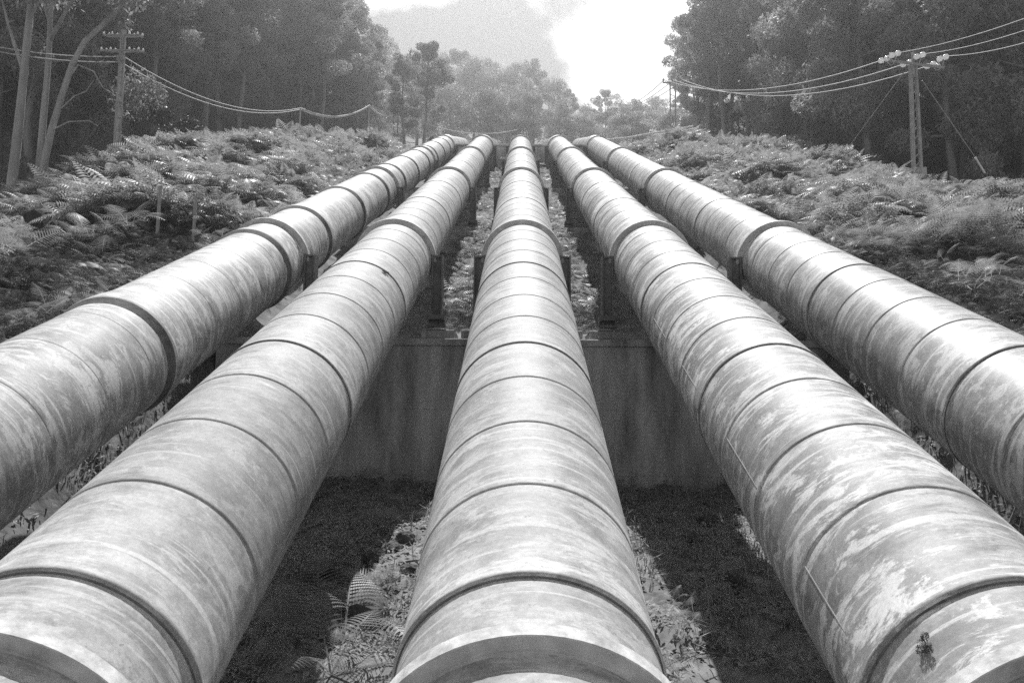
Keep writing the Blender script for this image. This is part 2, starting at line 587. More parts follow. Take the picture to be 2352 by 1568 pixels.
for k, px_ in enumerate(PIPE_X):
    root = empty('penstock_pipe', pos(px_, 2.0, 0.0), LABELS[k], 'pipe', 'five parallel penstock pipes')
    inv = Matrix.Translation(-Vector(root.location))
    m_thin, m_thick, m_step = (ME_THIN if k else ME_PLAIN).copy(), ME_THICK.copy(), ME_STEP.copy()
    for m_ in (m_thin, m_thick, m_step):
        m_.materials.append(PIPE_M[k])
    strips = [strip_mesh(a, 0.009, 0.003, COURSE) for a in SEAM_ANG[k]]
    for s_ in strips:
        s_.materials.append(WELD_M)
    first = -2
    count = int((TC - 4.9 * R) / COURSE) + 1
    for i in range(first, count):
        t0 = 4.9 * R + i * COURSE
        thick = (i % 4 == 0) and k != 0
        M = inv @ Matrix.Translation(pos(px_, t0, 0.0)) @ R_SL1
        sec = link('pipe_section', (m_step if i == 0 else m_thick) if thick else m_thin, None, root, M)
        if k == 0:
            continue
        link('weld_seam', ME_SEAM_K if thick else ME_SEAM_T, None, sec)
        if i < 22 and (i + k) % 2 == 0 or (k == 3 and i < 8):
            link('lengthwise_weld', strips[i % 2], None, sec)
    # beyond the brow the pipes run on at a gentler slope
    for i in range(14):
        t0 = TC + 0.3 * R + i * COURSE
        M = inv @ Matrix.Translation(pos(px_, t0, 0.0)) @ R_SL2
        sec = link('pipe_section', m_thick if i % 3 == 0 else m_thin, None, root, M)
        if i % 3 == 0:
            link('weld_seam', ME_SEAM_K, None, sec)
    if k == 0:
        for t_ in COLLAR_T:
            cme = ME_COLLAR
            c_ = link('sleeve_collar', cme, PIPE_M[0], root, inv @ Matrix.Translation(pos(px_, t_ * R, 0.0)) @ R_SL1)
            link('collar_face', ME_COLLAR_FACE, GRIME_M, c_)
    for j, t_ in enumerate(RING_T):
        c = pos(px_, t_, 0.0)
        ring = link('support_ring', ME_RING, RING_M, root, inv @ Matrix.Translation(c) @ R_SL1)
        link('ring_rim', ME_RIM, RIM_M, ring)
        if j == 0:
            continue
        Mi = R_SL1.inverted()
        for sgn in (-1, 1):                                # legs stand plumb beside the ring
            mb = MB()
            x = sgn * 1.17 * R
            top, foot = 0.10 * R, -1.86 * R

            def wbox(cx, cz, sx, sy, sz):
                mb.box(Mi @ Vector((cx, 0, cz)), (sx, sy, sz), Mi.to_3x3())
            wbox(x, (top + foot) / 2 + 0.12, 0.20, 0.05, top - foot - 0.24)
            wbox(x - 0.105, (top + foot) / 2 + 0.12, 0.03, 0.30, top - foot - 0.24)
            wbox(x + 0.105, (top + foot) / 2 + 0.12, 0.03, 0.30, top - foot - 0.24)
            wbox(x - sgn * 0.06, top - 0.02, 0.24, 0.22, 0.04)
            leg = mb.build('leg', LEG_M, ring)
            mb = MB()
            wbox(x, foot + 0.20, 0.36, 0.40, 0.10)
            wbox(x, foot + 0.02, 0.40, 0.44, 0.05)
            mb.tube([Mi @ Vector((x - 0.17, 0, foot + 0.095)), Mi @ Vector((x + 0.17, 0, foot + 0.095))], 0.055, 12)
            mb.build('rocker_foot', LEG_M, ring)

# ------------------------------------------------------------------ concrete
# foundation wall under the first line of supports
wall_top = pos(0, 20.9 * R, -1.97 * R)
yw, zt = wall_top.y, wall_top.z
wall = empty('foundation_wall', (0, yw, zt - 4.0), 'tall shaded concrete foundation wall crossing under all five pipes', 'wall')


def bevbox(mb, x0, x1, y0, y1, z0, z1, c=0.012):
    vs = []
    for z, i in ((z0, c), (z0 + c, 0), (z1 - c, 0), (z1, c)):
        vs += [(x0 + i, y0 + i, z), (x1 - i, y0 + i, z), (x1 - i, y1 - i, z), (x0 + i, y1 - i, z)]
    fs = [(3, 2, 1, 0), (12, 13, 14, 15)]
    for r_ in range(3):
        for q in range(4):
            a = r_ * 4 + q; b_ = r_ * 4 + (q + 1) % 4
            fs.append((a, b_, b_ + 4, a + 4))
    mb.add(vs, fs)


ox = wall.location
lift_z = [-4.6, -3.0, -1.62, -0.26]
XL, XR = -8.15 * R, 8.4 * R
for li in range(3):
    cuts = [XL, -3.0 + 0.35 * li, 2.4 - 0.4 * li, XR]
    for ci in range(3):
        mb = MB()
        bevbox(mb, cuts[ci] + 0.0005, cuts[ci + 1] - 0.0005, -0.25 - 0.004 * ((li + ci) % 2), 1.1, 4.0 + lift_z[li] + 0.001, 4.0 + lift_z[li + 1] - 0.001, 0.003)
        mb.build('concrete_lift', CONC_M, wall)
mb = MB(); bevbox(mb, XL - 0.05, XR + 0.05, -0.31, 1.1, 3.744, 3.9, 0.02)
mb.build('coping', CONC_M, wall)
for px_ in PIPE_X:
    for sgn in (-1, 1):
        mb = MB()
        x = px_ + sgn * 1.2 * R
        bevbox(mb, x - 0.36, x + 0.36, -0.16, 0.95, 3.904, 4.11, 0.025)
        mb.build('bearing_block', CONC_M, wall)
# piers under the further supports
for j, t_ in enumerate(RING_T[2:4]):
    for k, px_ in enumerate(PIPE_X):
        c = pos(px_, t_, 0.0)
        pier = empty('support_pier', (px_, c.y, c.z - 1.95 * R),
                     ('low concrete pier under the %s pipe at the %s ring support up the slope'
                      % (['outermost left', 'second', 'middle', 'fourth', 'outermost right'][k], ['second', 'third'][j])), 'pier', 'concrete piers up the slope')
        mb = MB(); bevbox(mb, -1.55 * R, 1.55 * R, -0.45, 0.55, -1.5, 0.0, 0.03)
        mb.build('plinth', CONC_M, pier)
# anchor block at the brow
b0 = pos(0, 75.2 * R, 0.0)
blk = empty('anchor_block', (0, b0.y, b0.z - 2.2 * R), 'broad concrete anchor block at the brow with the pipes passing through it', 'block')
mb = MB(); bevbox(mb, -8.9 * R, 8.9 * R, 0, 2.6, -2.0, 2.25 * R, 0.04)
mb.build('block_body', CONC_M, blk)
mb = MB(); bevbox(mb, -9.0 * R, 9.0 * R, -0.06, 2.7, 2.25 * R + 0.002, 2.25 * R + 0.16, 0.03)
mb.build('cap_slab', CONC_M, blk)


# ------------------------------------------------------------------ ferns
def frond(length, pairs, width, droop, pinnule=0):
    """flat list of quads for an arched bracken frond growing along +y, tip down; returns verts, quads"""
    V, F = [], []

    def quad(a, b_, c, d):
        o = len(V); V.extend([a, b_, c, d]); F.append((o, o + 1, o + 2, o + 3))

    def spine(s):
        return np.array([0.0, length * (s - 0.10 * s * s), length * (0.75 * s - droop * s * s)])
    for i in range(8):                                     # rachis
        a, b_ = spine(i / 8), spine((i + 1) / 8)
        w = 0.010 * (1 - i / 9)
        quad(a + [-w, 0, 0], a + [w, 0, 0], b_ + [w, 0, 0], b_ + [-w, 0, 0])
    for i in range(pairs):
        s = 0.28 + 0.72 * (i + 0.5) / pairs
        p = spine(s)
        tang = spine(min(1, s + 0.02)) - spine(s - 0.02)
        tang = tang / np.linalg.norm(tang)
        ln = width * (1 - 0.92 * ((s - 0.28) / 0.72) ** 1.15) * (0.75 + 0.25 * min(1, (s - 0.2) / 0.15))
        hw = 0.30 * 0.72 * length / pairs
        for sg in (-1, 1):
            d = np.array([sg * 0.92, 0, 0]) + tang * 0.40
            d /= np.linalg.norm(d)
            sag = np.array([0, 0, -0.22 * ln])
            if not pinnule:
                m_ = p + d * ln * 0.5 + np.array([0, 0, 0.03 * ln])
                e = p + d * ln + sag
                quad(p, m_ - tang * hw, e, m_ + tang * hw)
            else:
                for q in range(pinnule):
                    u = (q + 0.6) / pinnule
                    c = p + d * ln * u + sag * u * u
                    pl = hw * 1.0 * (1 - 0.85 * u)
                    pw = ln / pinnule * 0.62
                    for s2 in (-1, 1):
                        e = c + tang * s2 * pl + d * pl * 0.25
                        mid = c + tang * s2 * pl * 0.5
                        quad(c, mid - d * pw, e, mid + d * pw)
    return np.array(V), np.array(F)


def clump(n, lmin, lmax, pairs, pinnule=0, base_up=0.0, spread=1.0):
    Vs, Fs, o = [], [], 0
    for i in range(n):
        L_ = rng.uniform(lmin, lmax)
        V, F = frond(L_, pairs, L_ * rng.uniform(0.30, 0.42), rng.uniform(0.42, 0.75), pinnule)
        a = 2 * math.pi * (i + rng.uniform(-0.35, 0.35)) / n
        tilt = rng.uniform(-0.25, 0.35)
        ct, st = math.cos(tilt), math.sin(tilt)
        V = V @ np.array([[1, 0, 0], [0, ct, st], [0, -st, ct]])
        rl = rng.uniform(-0.4, 0.4)
        cr, sr = math.cos(rl), math.sin(rl)
        V = V @ np.array([[cr, 0, -sr], [0, 1, 0], [sr, 0, cr]])
        ca, sa = math.cos(a), math.sin(a)
        V = V @ np.array([[ca, sa, 0], [-sa, ca, 0], [0, 0, 1]])
        V = V + np.array([rng.uniform(-0.15, 0.15) * spread, rng.uniform(-0.15, 0.15) * spread, base_up + rng.uniform(0, 0.25) * spread])
        Vs.append(V); Fs.append(F + o); o += len(V)
    return np.concatenate(Vs), np.concatenate(Fs)


def scatter_mesh(name, variants, placements):
    """placements: (x, y, z, yaw, scale, variant, tilt_y) -> one mesh"""
    Vs, Fs, o = [], [], 0
    for (x, y, z, a, s, vi, tl) in placements:
        V, F = variants[vi]
        ca, sa = math.cos(a) * s, math.sin(a) * s
        W = V @ np.array([[ca, sa, 0], [-sa, ca, 0], [0, 0, s]])
        W = W + np.array([x, y, z])
        Vs.append(W); Fs.append(F + o); o += len(V)
    return np_mesh(name, np.concatenate(Vs), np.concatenate(Fs))


CINV = cam.matrix_world.inverted()


def in_view(p, margin=0.06):
    q = CINV @ p
    if q.z > -1:
        return False
    u, v = q.x / -q.z, q.y / -q.z
    return abs(u) < 0.643 + margin and abs(v) < 0.43 + margin


def instancer(name, variants, pts, material):
    """one object whose geometry nodes put fern clumps on its points: (x, y, z, rx, ry, rz, scale, variant)"""
    A = np.array(pts, dtype=np.float32)
    me = bpy.data.meshes.new(name)
    me.vertices.add(len(A)); me.vertices.foreach_set('co', A[:, :3].ravel())
    me.attributes.new('rot', 'FLOAT_VECTOR', 'POINT').data.foreach_set('vector', A[:, 3:6].ravel())
    me.attributes.new('scl', 'FLOAT', 'POINT').data.foreach_set('value', A[:, 6].copy())
    me.attributes.new('vi', 'INT', 'POINT').data.foreach_set('value', A[:, 7].astype(np.int32))
    me.update()
    o = link(name, me)
    ng = bpy.data.node_groups.new(name, 'GeometryNodeTree')
    ng.interface.new_socket('Geometry', in_out='INPUT', socket_type='NodeSocketGeometry')
    ng.interface.new_socket('Geometry', in_out='OUTPUT', socket_type='NodeSocketGeometry')
    N, L = ng.nodes, ng.links
    gi, go = N.new('NodeGroupInput'), N.new('NodeGroupOutput')
    iop = N.new('GeometryNodeInstanceOnPoints')
    iop.inputs['Pick Instance'].default_value = True
    jn = N.new('GeometryNodeJoinGeometry')
    for me_v in variants:
        src = bpy.data.objects.new('fern_clump', me_v)
        oi = N.new('GeometryNodeObjectInfo')
        oi.inputs['Object'].default_value = src
        oi.inputs['As Instance'].default_value = True
        L.new(oi.outputs['Geometry'], jn.inputs['Geometry'])

    def attr(nm, ty):
        a_ = N.new('GeometryNodeInputNamedAttribute'); a_.data_type = ty
        a_.inputs['Name'].default_value = nm
        return a_.outputs['Attribute']
    L.new(gi.outputs[0], iop.inputs['Points'])
    L.new(jn.outputs[0], iop.inputs['Instance'])
    L.new(attr('vi', 'INT'), iop.inputs['Instance Index'])
    L.new(attr('rot', 'FLOAT_VECTOR'), iop.inputs['Rotation'])
    L.new(attr('scl', 'FLOAT'), iop.inputs['Scale'])
    L.new(iop.outputs[0], go.inputs[0])
    md = o.modifiers.new('ferns', 'NODES'); md.node_group = ng
    return o


def clump_mesh(material, *a, **kw):
    V, F = clump(*a, **kw)
    me = np_mesh('fern_clump', V, F); me.materials.append(material)
    return me


far_v = [clump_mesh(FERN_M, 5, 0.85, 1.3, 8, base_up=0.35) for _ in range(6)]
mid_v = [clump_mesh(FERN_M, 5, 0.8, 1.25, 10, base_up=0.32) for _ in range(6)]
close_v = [clump_mesh(FERN_M, 5, 0.7, 1.15, 12, pinnule=7, base_up=0.25) for _ in range(5)]


def on_ground(px, py):
    """where the line of sight through a pixel of the photograph meets the soil"""
    r_ = ray(px, py)
    lo = 2.0
    for i in range(1600):
        d = lo + i * 0.05
        p = r_ * d
        # invert pos()
        t = p.dot(D1); n = p.dot(U1) - AX
        if t > TC:
            q = p - BROW; t = TC + q.dot(D2); n = q.dot(U2)
        if n < ground_n(p.x, t):
            return Vector((p.x, p.y, p.z)), d
    return r_ * 40, 40.0


# keep the stump, the two posts and the pale ferns clear of bracken in front: (px, half width, depth)
KEEP = [(x_, w_, on_ground(x_, y_)[1]) for x_, y_, w_ in ((90, 545, 55), (360, 552, 26), (443, 562, 26), (325, 540, 22), (400, 548, 26), (375, 520, 18))]


def bank_ferns(side):
    pl = []
    for _ in range(15000):
        x = side * rng.uniform(7.3, 22.5 if side < 0 else 23.5)
        t = 6.0 + 62.0 * rng.random() ** 0.85
        dens = 0.12 + 0.88 * smooth(15, 29, t)
        g = fbm(x * 0.42 + 11 * side, t * 0.42, 5.0)
        if g < -0.06 + 0.10 * (1 - dens) or rng.random() > dens:
            continue
        p = gpos(x, t)
        if not in_view(p, 0.08):
            continue
        s_ = (0.55 + 0.8 * (g + 0.25)) * rng.uniform(0.65, 1.35) * (0.6 + 0.4 * smooth(8, 11, abs(x))) * (0.62 + 0.38 * smooth(14, 26, t))
        s_ = min(1.5, max(0.35, s_))
        D = -(CINV @ p).z
        qv = CINV @ p
        fpx = 1176 + 1829 * qv.x / -qv.z
        if any(abs(fpx - kx) < kw and kd - 6 < D < kd + 0.6 for kx, kw, kd in KEEP):
            continue
        pl.append((p.x, p.y, p.z + 0.10 * s_, rng.normal(0.1, 0.15), rng.normal(0, 0.15), rng.uniform(0, 6.28), s_, int(rng.integers(5)), D))
    return pl


for side, nm in ((-1, 'left'), (1, 'right')):
    pl = bank_ferns(side)
    for lo_, hi_, vv, wh in ((0, 24, close_v, 'on the lowest part of the %s bank beside the pipes'), (24, 42, mid_v, 'halfway up the %s bank'), (42, 200, far_v, 'high on the %s bank near the brow')):
        sub = [q[:8] for q in pl if lo_ <= q[8] < hi_]
        if sub:
            tag(instancer('bracken_cover', vv, sub, FERN_M), 'dense bracken fern cover ' + wh % nm, 'ferns', None, 'stuff')

# dark low scrub on the near parts of both banks
SCRUB_M = mat('dark_scrub', 0.10, 0.6, 0.25, 0.6, 1.5, transl=0.3)
scrub_v = [clump_mesh(SCRUB_M, 7, 0.5, 1.1, 9, base_up=0.05) for _ in range(5)]
for side, nm in ((-1, 'left'), (1, 'right')):
    pl = []
    for _ in range(7000):
        x = side * rng.uniform(6.9, 21.0); t = rng.uniform(4.0, 33.0)
        if rng.random() < smooth(24, 33, t):
            continue
        p = gpos(x, t)
        if not in_view(p, 0.1):
            continue
        g = fbm(x * 0.5, t * 0.5, 9.0)
        D = -(CINV @ p).z
        pl.append((p.x, p.y, p.z - 0.02, rng.normal(0, 0.3), rng.normal(0, 0.3), rng.uniform(0, 6.28), max(0.2, 0.42 + 0.4 * g) * rng.uniform(0.6, 1.3), int(rng.integers(5))))
    tag(instancer('bank_scrub', scrub_v, pl, SCRUB_M), 'dark low scrub on the near %s bank beside the outermost pipe' % nm, 'scrub', None, 'stuff')

# ferns growing between the pipes above the wall
pl = []
for _ in range(1700):
    t = rng.uniform(T_WALL + 3.0, TC - 2)
    k = int(rng.integers(4))
    x = PIPE_X[k] + SP / 2 + rng.uniform(-0.75, 0.75)
    p = gpos(x, t)
    pl.append((p.x, p.y, p.z + 0.05, rng.normal(0, 0.15), rng.normal(0, 0.15), rng.uniform(0, 6.28), rng.uniform(0.5, 0.95), int(rng.integers(5))))
tag(instancer('undergrowth', mid_v, pl, FERN2_M), 'pale sunlit ferns filling the gaps between the pipes above the concrete wall', 'ferns', None, 'stuff')

# single ferns near the viewer, between the pipes
near_v = [frond(1.0, 15, 0.36, dr, 11) for dr in (0.45, 0.55, 0.7)]
near_me = []
for V, F in near_v:
    me = np_mesh('frond', V, F); me.materials.append(FERN2_M); near_me.append(me)


def fern_plant(p, n, size, label, lean=None, upright=0.0):
    root = empty('fern_plant', p, label, 'fern', 'single ferns near the viewer')
    for i in range(n):
        a = 2 * math.pi * (i + random.uniform(-0.3, 0.3)) / n if lean is None else lean + random.uniform(-0.9, 0.9)
        M = (Matrix.Rotation(a, 4, 'Z') @ Matrix.Rotation(upright + random.uniform(-0.2, 0.3), 4, 'X')
             @ Matrix.Rotation(random.uniform(-0.3, 0.3), 4, 'Y') @ Matrix.Scale(size * random.uniform(0.75, 1.15), 4))
        link('frond', near_me[i % 3], None, root, M)
    return root


for (fx, fy, n, s, lab, ln, up) in [
    (790, 1470, 7, 1.25, 'sunlit fern with arching fronds low between the second and middle pipes', None, 0.1),
    (735, 1420, 6, 1.1, 'half shaded fern touching the right flank of the second pipe', None, 0.1),
    (760, 1550, 6, 1.15, 'bright fern at the bottom edge between the second and middle pipes', None, 0.15),
    (905, 1385, 5, 0.8, 'small fern close to the left flank of the middle pipe', None, 0.1),
    (760, 1290, 4, 0.7, 'small pale fern at the shadow edge beside the rubble', None, 0.0),
    (1580, 1290, 4, 0.55, 'small fern in the lit grass right of the middle pipe', None, 0.2),
    (1990, 905, 6, 0.9, 'pale leafy fern glimpsed between the fourth and right pipes', None, 0.3),
    (235, 600, 7, 1.0, 'bright fern alone on the dark soil of the near left bank', None, 0.2)]:
    p, d = on_ground(fx, fy)
    fern_plant(p, n, s, lab, ln, up)
# upright pale ferns by the two posts
for (fx, fy, lab) in [(325, 540, 'upright pale fern left of the nearer post'), (400, 548, 'upright pale fern between the two posts'),
                      (450, 556, 'upright pale fern at the foot of the further post'), (375, 520, 'upright pale fern behind the nearer post')]:
    p, d = on_ground(fx, fy)
    fern_plant(p, 8, 0.62, lab, None, 0.75)


# ------------------------------------------------------------------ rocks, litter and grass under the pipes
def rock_mesh(seed):
    import bmesh
    bm = bmesh.new()
    bmesh.ops.create_icosphere(bm, subdivisions=3, radius=1.0)
    for v in bm.verts:
        d = v.co.normalized()
        f = 1 + 0.35 * mnoise.noise(d * 1.3 + Vector((seed * 5.1, seed, 0))) + 0.2 * mnoise.noise(d * 3.5 + Vector((seed, 0, 7)))
        q = d * f
        for ax_ in (Vector((1, 0.2, 0.4)), Vector((-0.5, 1, 0.3)), Vector((0.2, -0.8, 0.9))):
            a_ = ax_.normalized(); h = q.dot(a_)
            if h > 0.82:
                q -= a_ * (h - 0.82) * 0.8
        v.co = Vector((q.x, q.y * 0.9, q.z * 0.7))
    me = bpy.data.meshes.new('rock'); bm.to_mesh(me); bm.free()
    me.materials.append(ROCK_M)
    return me


ROCKS = [rock_mesh(s) for s in (1.0, 2.3, 3.7, 5.2)]
ROCK_SPOTS = [(790, 1335, 0.19, 'largest angular rock on the soil left of the middle pipe'),
              (845, 1415, 0.32, 'round boulder half hidden by ferns left of the middle pipe'),
              (745, 1318, 0.22, 'flat pale rock at the shadow edge by the second pipe'),
              (930, 1240, 0.16, 'dark stone against the middle pipe at the top of the rubble'),
              (880, 1230, 0.15, 'dark stone at the upper left of the sunlit rubble'),
              (905, 1262, 0.14, 'dark stone in the middle of the sunlit rubble'),
              (850, 1285, 0.14, 'pale stone in the middle of the sunlit rubble'),
              (940, 1320, 0.17, 'dark stone beside the white stick by the middle pipe'),
              (820, 1380, 0.22, 'stone just above the round boulder'),
              (700, 1350, 0.20, 'shaded stone under the right flank of the second pipe'),
              (1620, 1205, 0.16, 'round stone in the shade right of the middle pipe'),
              (1585, 1235, 0.12, 'small stone in the shade right of the middle pipe'),
              (1690, 1330, 0.14, 'pale stone in the shade under the fourth pipe'),
              (280, 1120, 0.20, 'sunlit stone between the outer left and second pipes'),
              (190, 1170, 0.22, 'pale rubble stone lowest between the outer left and second pipes'),
              (1985, 930, 0.20, 'pale stone between the fourth and right pipes'),
              (2030, 985, 0.16, 'lower pale stone between the fourth and right pipes')]
for i, (fx, fy, s, lab) in enumerate(ROCK_SPOTS):
    p, d = on_ground(fx, fy)
    o = link('rock', ROCKS[i % 4], None, None, Matrix.Translation(p + Vector((0, 0, s * 0.25))) @ Matrix.Rotation(i * 1.3, 4, 'Z') @ Matrix.Rotation(0.3 * math.sin(i), 4, 'X') @ Matrix.Scale(s, 4))
    tag(o, lab, 'rock', 'rocks on the soil between the pipes')

# leaf litter and gravel scraps
Vs, Fs, o_ = [], [], 0
cnt = 0
while cnt < 80000:
    x = rng.uniform(-9.5, 9.5); t = rng.uniform(5.5, T_WALL - 1.0)
    cnt += 1
    if fbm(x * 0.9, t * 0.9, 12.0) + 0.5 * fbm(x * 3.1, t * 3.1, 2.0) < rng.uniform(-0.55, 0.15):
        continue
    n = ground_n(x, t)
    p = np.array(pos(x, t, n + 0.01 + abs(rng.normal(0, 0.03))))
    L_, W_ = rng.uniform(0.02, 0.085), rng.uniform(0.006, 0.022)
    a = rng.uniform(0, 6.28)
    d = np.array([math.cos(a), math.sin(a), rng.normal(0, 0.35) + 0.3 * math.sin(a)]) * L_
    s = np.array([-math.sin(a), math.cos(a), rng.normal(0, 0.4)]) * W_
    Vs += [p - d, p - s, p + d, p + s]; Fs.append((o_, o_ + 1, o_ + 2, o_ + 3)); o_ += 4
o = link('leaf_litter', np_mesh('leaf_litter', np.array(Vs), Fs), DRY_M)
tag(o, 'dry leaves and chips littering the soil under the pipes', 'litter', None, 'stuff')
# dry grass blades
Vs, Fs, o_ = [], [], 0
for _ in range(4500):
    if rng.random() < 0.4:
        x = rng.uniform(0.9, 4.6); t = rng.uniform(7.0, T_WALL - 1.2)
    else:
        x = rng.uniform(-9.0, 9.0); t = rng.uniform(6.5, T_WALL - 0.9)
    if fbm(x * 0.8, t * 0.8, 2.0) < -0.1:
        continue
    p = np.array(pos(x, t, ground_n(x, t)))
    a = rng.uniform(0, 6.28); h = rng.uniform(0.10, 0.42)
    b_ = np.array([math.cos(a), math.sin(a), 0.0])
    s = np.array([-math.sin(a), math.cos(a), 0.0]) * 0.006
    p1 = p + np.array([0, 0, h * 0.7]) + b_ * h * 0.2
    p2 = p + np.array([0, 0, h * 0.85]) + b_ * h * rng.uniform(0.4, 0.9)
    Vs += [p - s, p + s, p1 + s, p1 - s, p1 - s, p1 + s, p2 + s * 0.3, p2 - s * 0.3]
    Fs += [(o_, o_ + 1, o_ + 2, o_ + 3), (o_ + 4, o_ + 5, o_ + 6, o_ + 7)]; o_ += 8
o = link('dry_grass', np_mesh('dry_grass', np.array(Vs), Fs), DRY_M)
tag(o, 'thin dry grass on the soil under the pipes', 'grass', None, 'stuff')

# low weeds on the same soil
pl = []
for _ in range(1500):
    x = rng.uniform(-9.0, 9.0); t = rng.uniform(6.0, T_WALL - 0.8)
    if fbm(x * 0.6, t * 0.6, 20.0) < 0.05:
        continue
    p = gpos(x, t)
    pl.append((p.x, p.y, p.z, rng.normal(0, 0.3), rng.normal(0, 0.3), rng.uniform(0, 6.28), rng.uniform(0.12, 0.38), int(rng.integers(5))))
tag(instancer('low_weeds', close_v, pl, FERN2_M), 'low weeds and fern seedlings on the soil in front of the wall', 'weeds', None, 'stuff')

# sticks
for (ax_, ay, bx, by, r_, lab) in [(915, 1296, 962, 1292, 0.022, 'short white stick lying by the left flank of the middle pipe'),
                                   (2322, 1215, 2350, 1140, 0.045, 'taller broken stake leaning beside the right pipe'),
                                   (2346, 1235, 2352, 1165, 0.035, 'shorter broken stake beside the right pipe'),
                                   (1790, 755, 1812, 738, 0.05, 'short pale stick in the gap between the fourth and right pipes'),
                                   (330, 1075, 395, 1035, 0.04, 'fallen branch between the outer left and second pipes')]:
    p, d = on_ground(ax_, ay)
    q = at(bx, by, d * (0.99 if by < ay - 30 else 1.005))
    mb = MB()
    mid = (p + q) / 2 + Vector((0.01, 0, 0.015))
    mb.tube([p - Vector(p), mid - p, q - p + Vector((0, 0, 0.02))], [r_, r_ * 0.9, r_ * 0.7], 7, True, 0.1)
    o = mb.build('stick', DRY_M); o.location = p + Vector((0, 0, r_))
    tag(o, lab, 'stick')


# ------------------------------------------------------------------ trees
def leaf_cloud(centres, radii, per, size, droop=0.5, flat=0.75):
    """leaf-sized quads through clumps; centres (n,3), radii (n,)"""
    V, F = [], []
    n = len(centres)
    idx = np.repeat(np.arange(n), per)
    m = len(idx)
    d = rng.normal(size=(m, 3)); d /= np.linalg.norm(d, axis=1)[:, None]
    rr = rng.uniform(0.35, 1.0, m) ** 0.55
    P = centres[idx] + d * (rr * radii[idx])[:, None] * np.array([1, 1, flat])
    P += rng.normal(0, 0.08, (m, 3)) * radii[idx][:, None]
    L_ = size * rng.uniform(0.6, 1.35, m)
    ax_ = rng.normal(size=(m, 3)); ax_[:, 2] -= droop * 2.0
    ax_ += d * 0.6
    ax_ /= np.linalg.norm(ax_, axis=1)[:, None]
    sd = np.cross(ax_, rng.normal(size=(m, 3))); sd /= np.linalg.norm(sd, axis=1)[:, None]
    a = ax_ * L_[:, None]; s = sd * (L_ * rng.uniform(0.22, 0.38, m))[:, None]
    Q = np.stack([P - a * 0.5, P + s * 0.5, P + a * 0.5, P - s * 0.5], axis=1).reshape(-1, 3)
    F = np.arange(m * 4).reshape(-1, 4)
    return Q, F


def limb_pts(p0, p1, bow, k=5):
    p0, p1 = Vector(p0), Vector(p1)
    out = []
    side = Vector((random.uniform(-1, 1), random.uniform(-1, 1), random.uniform(-0.2, 0.5))) * bow
    for i in range(k + 1):
        u = i / k
        out.append(p0.lerp(p1, u) + side * math.sin(math.pi * u) + Vector((0, 0, -bow * 0.4 * math.sin(math.pi * u))))
    return out


def make_tree(H, crown_lo, crown_w, n_limb, per, leaf, trunk_r, dense=False, lean=0.0):
    """returns trunk mesh (with limbs) and crown mesh, base at the origin"""
    mb = MB()
    top = Vector((lean * H, random.uniform(-0.04, 0.04) * H, H * 0.93))
    wob = [Vector((random.uniform(-1, 1), random.uniform(-1, 1), 0)) * 0.012 * H for _ in range(9)]
    tp = [Vector((0, 0, -1.5))] + [Vector((0, 0, 0)).lerp(top, i / 8) + wob[i] * min(1, i / 3) for i in range(0, 9)]
    tr = [trunk_r * 1.4] + [trunk_r * (1.15 if i == 0 else 1 - 0.9 * i / 8) for i in range(9)]
    mb.tube(tp, tr, 9, True, 0.04)
    cs, rs = [], []
    for i in range(n_limb):
        u = crown_lo + (1 - crown_lo) * (i + random.uniform(0, 0.8)) / n_limb
        u = min(u, 0.97)
        q = Vector((0, 0, 0)).lerp(top, u / 0.93 if u < 0.93 else 1.0)
        a = i * 2.4 + random.uniform(-0.6, 0.6)
        v = (u - crown_lo) / (1 - crown_lo)
        prof = (math.sin(math.pi * min(1, 0.22 + 0.78 * v)) ** 0.7) if not dense else (1 - v ** 2.2) ** 0.5
        reach = crown_w * max(0.18, prof) * random.uniform(0.6, 1.05)
        e = q + Vector((math.cos(a) * reach, math.sin(a) * reach, reach * random.uniform(0.1, 0.7)))
        lp = limb_pts(q, e, reach * 0.12)
        r0 = trunk_r * 0.42 * (1 - 0.7 * u)
        mb.tube(lp, [r0 * (1 - 0.75 * j / 5) for j in range(6)], 5, False)
        for j in range(2 if not dense else 3):
            w = [0.62, 1.0, 0.8, 0.35][j]
            c = lp[0].lerp(lp[-1], w) + Vector((random.uniform(-1, 1), random.uniform(-1, 1), random.uniform(-0.5, 0.8))) * crown_w * 0.16
            cs.append(c); rs.append(crown_w * random.uniform(0.19, 0.33) * (1.15 if dense else 1.0))
            mb.tube(limb_pts(lp[0].lerp(lp[-1], w * 0.7), c, 0.1, 3), [r0 * 0.3, r0 * 0.24, r0 * 0.18, r0 * 0.1], 4, False)
    cs.append(top); rs.append(crown_w * 0.3)
    C = np.array([tuple(c) for c in cs]); Rr = np.array(rs)
    Q, F = leaf_cloud(C, Rr, per, leaf)
    return mb.mesh('trunk'), np_mesh('crown', Q, F)


